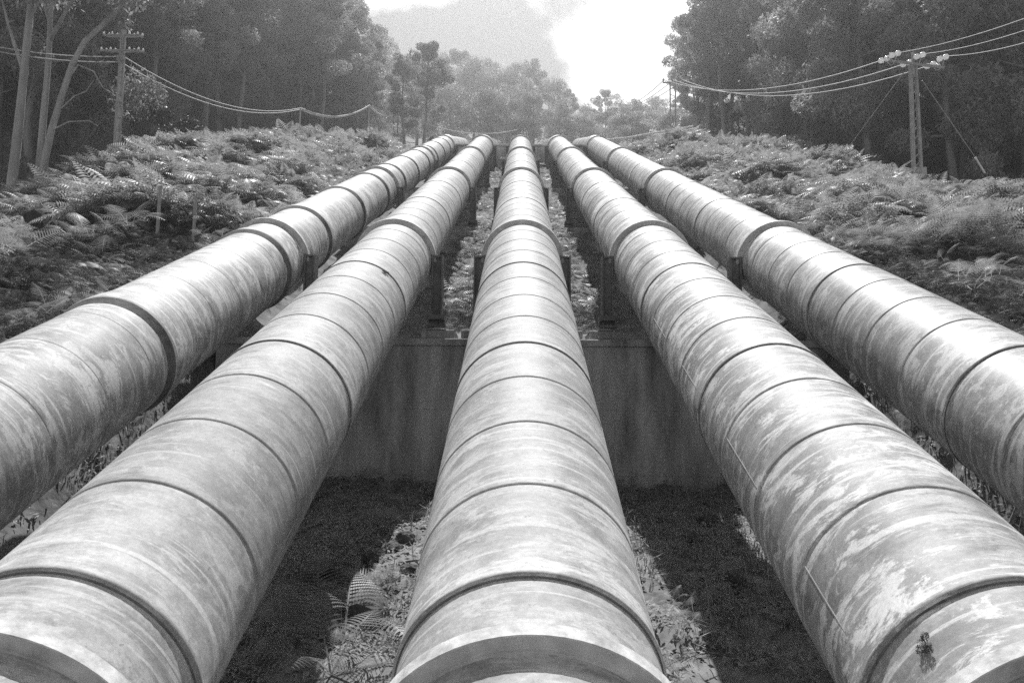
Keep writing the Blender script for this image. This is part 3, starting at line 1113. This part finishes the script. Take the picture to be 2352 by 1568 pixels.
GUMS = [make_tree(random.uniform(21, 27), random.uniform(0.28, 0.42), random.uniform(4.2, 5.4), 20, 460, 0.40, 0.36, False, random.uniform(-0.06, 0.06)) for _ in range(6)]
DENSE = [make_tree(random.uniform(13, 16), random.uniform(0.12, 0.2), random.uniform(4.0, 5.2), 17, 300, 0.40, 0.28, True) for _ in range(4)]
SMALL = [make_tree(random.uniform(8, 10), 0.25, random.uniform(2.6, 3.2), 12, 240, 0.34, 0.16, True) for _ in range(2)]
SHRUB = [make_tree(random.uniform(3.4, 4.4), 0.06, random.uniform(1.8, 2.3), 12, 190, 0.24, 0.07, True) for _ in range(3)]
for fam, bk, lf in ((GUMS, BARK_M, LEAF_M), (DENSE, DBARK_M, LEAF_M), (SMALL, DBARK_M, LEAF_M), (SHRUB, DBARK_M, SHRUB_M)):
    for a, b_ in fam:
        a.materials.append(bk); b_.materials.append(lf)


def plant(fam, i, p, s, name, label, group, cat='tree'):
    tm, cm = fam[i % len(fam)]
    e = empty(name, p, label, cat, group, random.uniform(0, 6.28))
    e.scale = (s, s, s * random.uniform(0.92, 1.08))
    link('trunk', tm, None, e)
    link('crown', cm, None, e)
    return e


def row(side, count, group, label, fam, x_rng, t_rng, smin, smax, gap, up=0.0, taken=[]):
    got, tries = 0, 0
    while got < count and tries < count * 60:
        tries += 1
        x = side * random.uniform(*x_rng); t = random.uniform(*t_rng)
        p = gpos(x, t)
        q = CINV @ p
        if side < 0 and -q.z < 95 and abs(x) < 31:
            continue
        if -q.z < (52 if side < 0 else 46) or abs(q.x / -q.z) > 0.643 + 5.0 / -q.z:
            continue
        ppx = 1176 + 1829 * q.x / -q.z
        if -q.z < 80 and (abs(ppx - 2105) < 75 or abs(ppx - 275) < 60):
            continue
        if any((p - o_).length < gap for o_ in taken):
            continue
        taken.append(p.copy())
        plant(fam, random.randrange(9), p + Vector((0, 0, up)), random.uniform(smin, smax), 'gum_tree' if fam is GUMS else 'forest_tree', label, group)
        got += 1


LG, RG = 'trees of the forest left of the pipes', 'trees of the forest right of the pipes'
tk = []
row(-1, 46, LG, 'tall gum tree in the dark forest behind the left fern bank', GUMS, (25, 62), (46, 110), 0.9, 1.25, 4.0, 0, tk)
row(-1, 30, 'lower trees of the left forest', 'lower bushy tree filling the dark forest behind the left bank', DENSE, (24, 66), (48, 105), 0.7, 1.05, 3.0, 0, tk)
row(-1, 6, 'trees left of the pipes past the brow', 'hazy gum tree beyond the brow on the left side of the clearing', GUMS, (13.5, 30), (76, 120), 0.62, 0.85, 4.0, 0, tk)
tk = []
row(1, 46, RG, 'tall gum tree in the shaded forest behind the right fern bank', GUMS, (26, 60), (44, 100), 0.85, 1.15, 4.2, 0, tk)
row(1, 30, 'lower trees of the right forest', 'lower bushy tree filling the shaded forest behind the right bank', DENSE, (25, 66), (44, 105), 0.7, 1.05, 3.0, 0, tk)
row(1, 5, 'trees right of the pipes past the brow', 'hazy gum tree beyond the brow on the right side of the clearing', GUMS, (19.5, 32), (74, 112), 0.75, 1.0, 4.0, 0, tk)

# trees closing the view beyond the brow: (px of crown middle, py of top, depth, kind)
FAR = [(890, 128, 205, 0), (925, 120, 225, 1), (962, 118, 215, 0), (1000, 122, 232, 1), (1048, 110, 220, 0), (1090, 126, 212, 1), (1130, 132, 228, 0),
       (1172, 140, 210, 1), (1222, 143, 220, 0), (1262, 170, 215, 1), (1298, 205, 225, 0), (1345, 238, 230, 1), (1390, 200, 218, 0),
       (1430, 224, 226, 1), (1468, 230, 205, 0), (1508, 220, 218, 1), (1562, 226, 200, 0), (1610, 215, 195, 1),
       (960, 200, 165, 2), (1035, 190, 170, 2), (1105, 205, 162, 2), (1165, 215, 168, 2), (1225, 205, 165, 2), (1285, 235, 172, 2),
       (1335, 262, 168, 2), (1385, 255, 174, 2), (1440, 262, 150, 2), (1490, 258, 156, 2), (1545, 262, 140, 2), (1600, 255, 138, 2),
       (905, 215, 140, 2), (850, 210, 125, 2), (790, 215, 108, 2), (740, 220, 102, 2), (680, 225, 96, 2), (625, 225, 92, 2), (570, 225, 90, 2), (520, 225, 88, 2), (490, 165, 98, 2), (540, 160, 101, 2), (590, 150, 104, 2), (640, 160, 107, 2), (690, 165, 110, 2),
       (1655, 240, 112, 2), (1700, 235, 100, 2),
       (560, -80, 86, 3), (630, -60, 92, 3), (690, -90, 96, 3), (745, -50, 90, 3), (785, -70, 104, 3), (815, -10, 112, 3), (850, 70, 128, 3),
       (1592, 90, 122, 4), (1625, -10, 108, 4), (1670, -60, 98, 4)]
ORD = ['first', 'second', 'third', 'fourth', 'fifth', 'sixth', 'seventh', 'eighth', 'ninth', 'tenth', 'eleventh', 'twelfth', 'thirteenth',
       'fourteenth', 'fifteenth', 'sixteenth', 'seventeenth', 'eighteenth', 'nineteenth', 'twentieth', 'twenty-first', 'twenty-second', 'twenty-third', 'twenty-fourth', 'twenty-fifth', 'twenty-sixth', 'twenty-seventh', 'twenty-eighth', 'twenty-ninth', 'thirtieth']
n_of = {0: 0, 1: 0, 2: 0, 3: 0}
for i, (px_, py_, D, kd) in sorted(enumerate(FAR), key=lambda e_: e_[1][0]):
    top = at(px_, py_, D)
    q = Vector((top.x, top.y, 0)) - Vector((0, BROW.y, 0))
    t = TC + q.y / math.cos(SL2)
    g = gpos(top.x, t)
    H = max(6.0, top.z - g.z)
    fam = DENSE if kd in (1, 2) else GUMS
    tm, cm = fam[i % len(fam)]
    co = np.empty(len(cm.vertices) * 3, dtype=np.float32); cm.vertices.foreach_get('co', co)
    s_ = H / co[2::3].max()
    low = max(0, kd - 1)
    lab = '%s from the left of the %s' % (ORD[n_of[low]], ['tall hazy trees closing the clearing', 'lower bushy trees just past the brow', 'tall gums edging the clearing past the left bank', 'tall gums edging the clearing past the right bank'][low])
    n_of[low] += 1
    e = empty('far_tree', g, lab, 'tree', ['tall trees closing the clearing', 'lower trees past the brow', 'gums edging the clearing on the left', 'gums edging the clearing on the right'][low], i * 1.9)
    wd = max(s_, 0.75) * (1.25 if kd == 2 else 0.95 if kd == 1 else 1.0)
    e.scale = (wd, wd, s_)
    link('trunk', tm, None, e); link('crown', cm, None, e)

# shrubs at the forest edge on both banks
for i in range(26):
    side = -1 if i % 2 else 1
    x = side * random.uniform(21.5, 27.0); t = random.uniform(34, 66)
    p = gpos(x, t)
    if not in_view(p, 0.02):
        continue
    plant(SHRUB, i, p, random.uniform(0.7, 1.25), 'forest_shrub',
          'leafy shrub at the dark forest edge above the %s fern bank' % ('left' if side < 0 else 'right'), 'shrubs at the %s forest edge' % ('left' if side < 0 else 'right'), 'shrub')
for i, (fx, fy, D, s, lab) in enumerate([(1925, 375, 50, 0.62, 'pale rounded shrub standing on the ridge of the right fern bank'),
                                         (1845, 372, 53, 0.5, 'darker shrub left of the pale one on the right ridge'),
                                         (1610, 300, 66, 0.55, 'small shrub at the brow beside the white railing'),
                                         (995, 312, 64, 0.45, 'small shrub at the brow just left of the outermost left pipe')]):
    p = at(fx, fy, D)
    t = p.dot(D1) if p.dot(D1) < TC else TC + (p - BROW).dot(D2)
    plant(SHRUB, i, gpos(p.x, t), s, 'ridge_shrub', lab, None, 'shrub')

# three pale trunks at the left edge (paths follow the photograph at about 44 m)
def gum_by_path(path, D, r0, r1, branches, lab, clumps):
    pts = [at(x, y, D) for x, y in path]
    base = pts[0].copy()
    root = empty('pale_gum_tree', base, lab, 'tree')
    mb = MB()
    ext = [p - base for p in pts]
    ext = [ext[0] + Vector((0, 0, -1.5))] + ext
    n = len(ext)
    mb.tube(ext, [r0 * 1.25] + [r0 + (r1 - r0) * i / (n - 2) for i in range(n - 1)], 12, True, 0.05)
    tips = []
    for bp, br in branches:
        q = [at(x, y, D + dz) - base for x, y, dz in bp]
        mb.tube(q, [br * (1 - 0.7 * i / (len(q) - 1)) for i in range(len(q))], 6, True, 0.06)
        tips.append(q[-1])
    mb.build('trunk', PALE_BARK_M, root)
    cs = np.array([tuple(at(x, y, D + dz) - base) for x, y, dz in clumps])
    Q, F = leaf_cloud(cs, rng.uniform(1.0, 1.7, len(cs)), 420, 0.34)
    link('crown', np_mesh('crown', Q, F), LEAF_M, root)


top_cl = lambda x0, x1: [(random.uniform(x0, x1), random.uniform(-260, -10), random.uniform(-2, 3)) for _ in range(14)]
gum_by_path([(25, 440), (38, 330), (50, 220), (62, 100), (75, -20), (90, -160)], 40, 0.25, 0.13,
            [([(55, 170, 0), (20, 60, 0.5), (-10, -60, 1)], 0.10), ([(70, 40, 0), (120, -60, 0), (150, -150, 0)], 0.09)],
            'leftmost pale straight gum trunk at the left edge of the picture', top_cl(-60, 160))
gum_by_path([(92, 365), (100, 270), (108, 180), (114, 90), (118, 0), (124, -140)], 46, 0.20, 0.11,
            [([(116, 90, 0), (150, 30, -0.5), (190, -40, -1)], 0.16), ([(116, 60, 0), (90, -30, 0), (60, -120, 0)], 0.10)],
            'pale upright gum trunk second from the left edge', top_cl(60, 260))
gum_by_path([(102, 372), (118, 300), (142, 220), (165, 150), (195, 95), (250, 45), (300, -10), (360, -120)], 43, 0.19, 0.09,
            [([(128, 262, 0), (170, 222, -0.4), (198, 210, -0.6), (215, 185, -0.8)], 0.05), ([(118, 300, 0), (160, 280, -0.5), (205, 278, -0.8), (225, 290, -1)], 0.05),
             ([(155, 185, 0), (180, 150, 0.4), (215, 165, 0.6), (235, 200, 0.9), (255, 215, 1)], 0.06)],
            'pale gum trunk leaning right beside the timber pole', top_cl(240, 460) + [(318, 200, 7), (332, 222, 7), (312, 232, 7)])

# ------------------------------------------------------------------ poles and lines
def catenary(a, b, sag, n=22):
    a, b = Vector(a), Vector(b)
    return [a.lerp(b, i / n) + Vector((0, 0, -4 * sag * (i / n) * (1 - i / n))) for i in range(n + 1)]


def line_obj(name, pts, r_, label, cat, group=None, material=None):
    base = pts[0].copy()
    mb = MB(); mb.tube([p - base for p in pts], r_, 6)
    o = mb.build(name, material or CABLE_M)
    o.location = base
    return tag(o, label, cat, group)


def insulator(mb, c, r_, h):
    mb.lathe([(0, r_ * 0.45), (h * 0.1, r_ * 0.9), (h * 0.35, r_), (h * 0.45, r_ * 0.6), (h * 0.6, r_ * 0.85), (h * 0.85, r_ * 0.55), (h, 0.005)], 12, 'Z', c)


# left timber pole
DL = 47.0
pb, pt = at(268, 350, DL), at(284, 70, DL)
pole = empty('telegraph_pole', pb, 'timber pole with two insulator crossarms standing on the left fern bank', 'pole')
mb = MB()
up = pt - pb
mb.tube([Vector((0, 0, -1.2)), up * 0.0, up * 0.5, up], [0.24, 0.22, 0.19, 0.15], 12)
mb.build('post', WOOD_M, pole)
mb = MB(); mb.bar(up * 0.0 + Vector((0.21, -0.12, 0.2)), up * 0.93 + Vector((0.15, -0.12, 0)), 0.05)
cv = mb.build('cable_conduit', STEEL_M, pole)
for i in range(9):
    mb = MB(); u_ = 0.08 + 0.095 * i
    mb.tube([up * u_ + Vector((0.0, -0.20, 0)), up * u_ + Vector((0.30, -0.20, 0.02))], 0.02, 6)
    mb.build('step_iron', STEEL_M, pole)
for lvl, hw in ((0.955, 1.05), (0.83, 1.15)):
    c = up * lvl
    mb = MB()
    for dy in (-0.28, 0.28):
        mb.bar(c + Vector((-hw, dy, 0.10 if dy > 0 else -0.1)), c + Vector((hw, dy, 0.10 if dy > 0 else -0.1)), 0.09, 0.10)
    for sx in (-1, 1):
        mb.bar(c + Vector((sx * hw * 0.97, -0.28, -0.1)), c + Vector((sx * hw * 0.97, 0.28, 0.1)), 0.06, 0.06)
    arm = mb.build('crossarm', WOOD_M, pole)
    for dy, zz in ((-0.28, -0.1), (0.28, 0.1)):
        for xx in (-0.95, -0.48, 0.48, 0.95):
            mb = MB(); insulator(mb, c + Vector((xx * hw, dy, zz + 0.05)), 0.065, 0.17)
            mb.build('insulator', PORC_M, arm)
mb = MB(); mb.box(up * 0.755 + Vector((0.05, -0.22, 0)), (0.42, 0.22, 0.32))
mb.build('terminal_box', STEEL_M, pole)
mb = MB(); mb.box(up * 0.42 + Vector((0.2, -0.24, 0)), (0.22, 0.16, 0.34))
mb.build('junction_box', STEEL_M, pole)
mb = MB(); mb.tube([up * 0.45, at(160, 372, DL + 2) - pb], 0.014, 5)
mb.build('stay_wire', STEEL_M, pole)

P_LEFT = [(690, 250, 322, 72.0), (848, 243, 300, 88.0), (915, 257, 305, 106.0)]
tops = [pb + up * 0.76]
for i, (x, y0, y1, D) in enumerate(P_LEFT):
    t_ = at(x, y0, D); b_ = at(x - 2, y1, D)
    b_ = Vector((t_.x - 0.1, t_.y, b_.z - 3.5))
    e = empty('cable_pole', b_, ['thin pole just beyond the left bank carrying the sagging cables', 'further thin pole before the left trees, cables meeting its top', 'furthest thin pole left of the clearing, half lost in haze'][i], 'pole', 'cable poles past the left bank')
    mb = MB(); mb.tube([Vector((0, 0, 0)), t_ - b_], [0.11, 0.08], 8); mb.build('post', WOOD_M, e)
    mb = MB(); mb.bar(t_ - b_ + Vector((-0.5, 0, -0.15)), t_ - b_ + Vector((0.5, 0, -0.15)), 0.08); mb.build('crossarm', WOOD_M, e)
    for sx in (-0.4, 0.4):
        mb = MB(); insulator(mb, t_ - b_ + Vector((sx, 0, -0.1)), 0.05, 0.14); mb.build('insulator', PORC_M, e)
    tops.append(t_)
off = [Vector((0.16, -0.15, 0.12)), Vector((-0.02, -0.15, -0.22))]
near_end = [at(-60, 98, 40), at(-60, 108, 40)]
for j in range(2):
    nm = ['upper', 'lower'][j]
    line_obj('aerial_cable', catenary(near_end[j], tops[0] + off[j] * Vector((0, 1, 1)), 0.25), 0.03, '%s of the paired cables running from the timber pole to the left edge' % nm, 'cable', 'aerial cables')
    line_obj('aerial_cable', catenary(tops[0] + off[j], tops[1] + off[j] * 0.4, 1.4), 0.032, '%s of the paired cables sagging from the timber pole to the next pole' % nm, 'cable', 'aerial cables')
    line_obj('aerial_cable', catenary(tops[1] + off[j] * 0.4, tops[2] + off[j] * 0.3, 1.0), 0.05, '%s of the paired cables between the two thin poles before the left trees' % nm, 'cable', 'aerial cables')
    line_obj('aerial_cable', catenary(tops[2] + off[j] * 0.3, tops[3], 0.9), 0.06, '%s of the paired cables in the short span before the furthest thin pole' % nm, 'cable', 'aerial cables')
line_obj('aerial_cable', catenary(tops[3], at(1190, 298, 118), 1.6), 0.06, 'single faint cable crossing the clearing above the brow', 'cable')
# spacer rings on the near cable span
for i in range(14):
    u_ = (i + 0.5) / 14
    for (a_, b_, sg) in ((tops[0] + (off[0] + off[1]) * 0.5, tops[1] + (off[0] + off[1]) * 0.2, 1.4),):
        c = a_.lerp(b_, u_) + Vector((0, 0, -4 * sg * u_ * (1 - u_)))
        mb = MB(); mb.bar(Vector((0, 0, 0.17 * (1 - u_) + 0.05)), Vector((0, 0, -0.17 * (1 - u_) - 0.05)), 0.03)
        o = mb.build('cable_hanger', STEEL_M); o.location = c
        tag(o, 'small dark hanger strap tying the paired sagging cables together', 'strap', 'straps on the sagging cables')

# right lattice pole
DR = 38.0
pb, pt = at(2108, 418, DR), at(2097, 152, DR)
up = pt - pb
mast = empty('lattice_mast', pb, 'lattice steel mast with white insulators standing in the right fern bank', 'mast')
hw = 0.20
for sx, w in ((-1, 0.15), (1, 0.11)):
    mb = MB()
    mb.bar(Vector((sx * hw, 0, -1.0)), up + Vector((sx * hw * 0.62, 0, 0)), w * 1.0, 0.16, (0, 1, 0))
    mb.build('upright', STEEL_M, mast)
for i in range(11):
    u0 = 0.12 + i * 0.078
    a_ = up * u0 + Vector((-hw * (1 - 0.38 * u0), 0, 0)); b_ = up * (u0 + 0.055) + Vector((hw * (1 - 0.38 * u0), 0, 0))
    mb = MB(); mb.bar(a_, b_, 0.07, 0.02, (0, 1, 0)); mb.build('lattice_brace', STEEL_M, mast)
mb = MB(); mb.box(Vector((0.02, -0.16, 0.35)), (0.62, 0.14, 0.62)); mb.build('base_plate', CONC_M, mast)
ca = up * 1.02
arm_dir = (at(2165, 143, DR - 1.2) - at(2040, 128, DR + 1.2)).normalized()
mb = MB(); mb.bar(ca - arm_dir * 1.65, ca + arm_dir * 1.65, 0.12, 0.12)
arm = mb.build('crossarm', STEEL_M, mast)
mb = MB(); mb.bar(ca + Vector((0, 0, -0.7)), ca + Vector((0, 0, 0.55)), 0.10); mb.build('head_post', STEEL_M, mast)
INS_FAR = [(2032, 137), (2083, 146), (2138, 150)]
INS_NEAR = [(2054, 126), (2111, 129), (2164, 134)]


def strain(mb, a, b, r_):
    a, b = Vector(a), Vector(b)
    d = (b - a)
    pts = [a + d * u_ for u_ in (0, 0.12, 0.2, 0.42, 0.5, 0.58, 0.8, 0.9, 1.0)]
    mb.tube(pts, [0.3 * r_, r_, r_ * 1.05, r_, r_ * 0.35, r_, r_ * 1.05, r_, 0.3 * r_], 12)


ends_far, ends_near = [], []
for k in range(3):
    a_ = at(*INS_FAR[k], DR + 0.5) - pb
    mb = MB(); strain(mb, a_ + Vector((-0.24, 0.18, -0.03)), a_ + Vector((0.22, -0.1, 0.06)), 0.125); mb.build('insulator', PORC_M, mast)
    ends_far.append(a_ + pb + Vector((-0.24, 0.18, -0.03)))
    b_ = at(*INS_NEAR[k], DR - 0.3) - pb
    mb = MB(); strain(mb, b_ + Vector((-0.22, 0.1, -0.04)), b_ + Vector((0.24, -0.15, 0.04)), 0.125); mb.build('insulator', PORC_M, mast)
    ends_near.append(b_ + pb + Vector((0.24, -0.15, 0.04)))
    mb = MB(); mb.tube(catenary(a_ + Vector((0.1, 0, -0.05)), b_ + Vector((0.1, 0, -0.05)), 0.35, 10), 0.016, 5); mb.build('jumper_wire', CABLE_M, mast)
    mb = MB(); mb.tube([a_ + Vector((0.2, -0.1, 0.05)), ca + arm_dir * (k - 1) * 1.5, b_ + Vector((-0.2, 0.1, -0.03))], 0.03, 5); mb.build('strain_link', STEEL_M, mast)
for (x0, y0, x1, y1, dd, r_) in [(2075, 168, 1948, 340, 6.0, 0.02), (2118, 185, 2240, 362, 1.0, 0.02)]:
    mb = MB(); mb.tube([at(x0, y0, DR) - pb, at(x1, y1, DR + dd) - pb], r_, 6); mb.build('guy_wire', STEEL_M, mast)
mb = MB(); mb.tube([at(2240, 362, DR + 0.95) - pb, at(2262, 398, DR + 1.05) - pb], 0.045, 6); mb.build('guy_guard', RAIL_M, mast)

# H-frame mast at the brow
DH = 64.0
hb = at(1548, 300, DH); ht = at(1545, 196, DH)
H_ = empty('twin_leg_mast', hb + Vector((0, 0, -1.5)), 'slender two legged mast with a crossarm at the brow against the sky', 'mast')
o0 = hb + Vector((0, 0, -1.5))
for x in (1540, 1552):
    mb = MB(); mb.bar(at(x, 320, DH) - o0, at(x - 1, 190, DH) - o0, 0.10, 0.10); mb.build('upright', STEEL_M, H_)
for i in range(8):
    y = 205 + i * 12
    mb = MB(); mb.bar(at(1540, y, DH) - o0, at(1552, y + (6 if i % 2 else -6), DH) - o0, 0.04, 0.03); mb.build('lattice_brace', STEEL_M, H_)
mb = MB(); mb.bar(at(1522, 190, DH) - o0, at(1568, 191, DH) - o0, 0.10, 0.09); arm = mb.build('crossarm', STEEL_M, H_)
hf_pts = []
for x in (1524, 1545, 1567):
    mb = MB(); q = at(x, 188, DH) - o0; mb.tube([q + Vector((0, 0, -0.02)), q + Vector((0, 0, 0.1))], 0.03, 6); insulator(mb, q + Vector((0, 0, 0.08)), 0.10, 0.2); mb.build('insulator', STEEL_M, arm)
    hf_pts.append(at(x, 185, DH))
names3 = ['uppermost', 'middle', 'lowest']
nears = [at(2500, -15, 27), at(2500, 15, 26.5), at(2500, 48, 26)]
fars = [at(1462, 215, 95), at(1478, 222, 95), at(1490, 228, 95)]
for k in range(3):
    line_obj('power_line', catenary(ends_far[k], hf_pts[k] + Vector((0, -0.1, 0.0)), 1.15 + 0.12 * k), 0.026, '%s wire sagging between the lattice mast and the brow mast' % names3[k], 'wire', 'power lines')
    line_obj('power_line', catenary(ends_near[k], nears[k], 0.25), 0.015, '%s wire from the lattice mast out to the right edge' % names3[k], 'wire', 'power lines')
    line_obj('power_line', catenary(hf_pts[k], at(1398 + 5 * k, 244, 112), 1.0), 0.03, '%s wire in the faint span beyond the brow mast' % names3[k], 'wire', 'power lines')

# white railing running over the brow on the right
rail = empty('white_railing', at(1440, 318, 62), 'white pipe railing climbing the brow right of the pipes', 'railing')
rb = Vector(rail.location)
for (pts, D) in [([(1385, 322), (1440, 317), (1500, 306), (1560, 296), (1592, 290)], 62), ([(1500, 312), (1560, 303), (1605, 294)], 61.2), ([(1540, 311), (1605, 300)], 61.2)]:
    mb = MB(); mb.tube([at(x, y, D) - rb for x, y in pts], 0.07, 8); mb.build('rail', RAIL_M, rail)
for (x, y) in [(1405, 320), (1450, 315), (1500, 306), (1545, 298), (1590, 290)]:
    mb = MB(); q = at(x, y, 62) - rb; mb.tube([q, q + Vector((0, 0, -0.9))], 0.05, 7); mb.build('railing_post', RAIL_M, rail)

# two posts on the left bank, a charred stump
for (x, y0, y1, lab) in [(360, 425, 552, 'thin weathered post standing in the left bank ferns, the nearer to the left edge'), (443, 450, 562, 'thin weathered post in the left bank ferns, the nearer to the pipes')]:
    p, d = on_ground(x, y1)
    h = (y1 - y0) / 1829.0 * d
    e = empty('marker_post', p, lab, 'post', 'two thin posts on the left bank')
    mb = MB(); mb.bar(Vector((0, 0, -0.4)), Vector((0.0, 0.05, h)), 0.075, 0.075); mb.build('stake', WOOD_M, e)
    mb = MB(); mb.box(Vector((0, 0.05, h + 0.01)), (0.09, 0.09, 0.03)); mb.build('cap', STEEL_M, e)
p, d = on_ground(90, 545)
mb = MB()
prof = [(-0.75, 0.0), (-0.6, 0.62), (-0.42, 0.98), (-0.2, 1.08), (0.0, 1.16), (0.22, 0.98), (0.55, 0.62), (0.8, 0.0)]
prof = [(a * 1.0, b_ * 1.05) for a, b_ in prof]
vs = []
for dy, sc_ in ((0.45, 0.82), (-0.05, 1.0), (-0.4, 0.8)):
    for a, b_ in prof:
        vs.append(Vector((a * sc_ + 0.06 * math.sin(9 * a + dy), dy + 0.08 * math.sin(7 * b_), b_ * sc_ - 0.15)))
m_ = len(prof)
fs = [(r_ * m_ + i, r_ * m_ + i + 1, (r_ + 1) * m_ + i + 1, (r_ + 1) * m_ + i) for r_ in range(2) for i in range(m_ - 1)]
fs += [tuple(range(m_)), tuple(reversed(range(2 * m_, 3 * m_)))]
mb.add(vs, fs)
o = mb.build('tree_stump', STUMP_M); o.location = p
tag(o, 'dark charred tree stump with a pointed top on the near left bank', 'stump')

# moss tufts and stains with a shape of their own on the pipes
moss_me = np_mesh('moss_tuft', *leaf_cloud(np.array([[0, 0, 0.02], [0.08, 0.05, 0.02], [-0.06, -0.06, 0.02], [0.02, -0.12, 0.02]]), np.array([0.07, 0.06, 0.07, 0.05]), 160, 0.03, 0.0, 0.5))
moss_me.materials.append(SHRUB_M)
for (k, t_, th, s, lab) in [(3, 4.66, -50, 0.45, 'dark moss tuft on the nearest joint of the fourth pipe'), (1, 16.1, 38, 0.5, 'small moss tuft on a joint of the second pipe below its ring')]:
    th = rad(th)
    c = pos(PIPE_X[k] + R * 1.02 * math.sin(th), t_ * R, R * 1.02 * math.cos(th))
    o = link('moss_tuft', moss_me, None, None, Matrix.Translation(c) @ R_SL1 @ Matrix.Rotation(th, 4, 'Y') @ Matrix.Scale(s, 4))
    tag(o, lab, 'moss')

# ------------------------------------------------------------------ haze
import bmesh
bm = bmesh.new()
bmesh.ops.create_cube(bm, size=1.0)
me = bpy.data.meshes.new('haze'); bm.to_mesh(me); bm.free()
hz = bpy.data.objects.new('haze', me); col.objects.link(hz)
Zlo = min(v.z for v in gv) - 1.0
Zhi = max(v.z for v in gv if abs(v.x) < 80) + 32.0
hz.location = (0, 140, (Zlo + Zhi) / 2)
hz.scale = (400, 400, Zhi - Zlo)
hm = bpy.data.materials.new('haze'); hm.use_nodes = True
hm.node_tree.nodes.clear()
vo = hm.node_tree.nodes.new('ShaderNodeOutputMaterial')
vp = hm.node_tree.nodes.new('ShaderNodeVolumePrincipled')
vp.inputs['Color'].default_value = (0.97, 0.97, 0.97, 1)
vp.inputs['Density'].default_value = 0.0013
vp.inputs['Anisotropy'].default_value = 0.8
hm.node_tree.links.new(vp.outputs['Volume'], vo.inputs['Volume'])
me.materials.append(hm)
tag(hz, 'pale sunlit haze in the air of the clearing', 'haze', None, 'stuff')
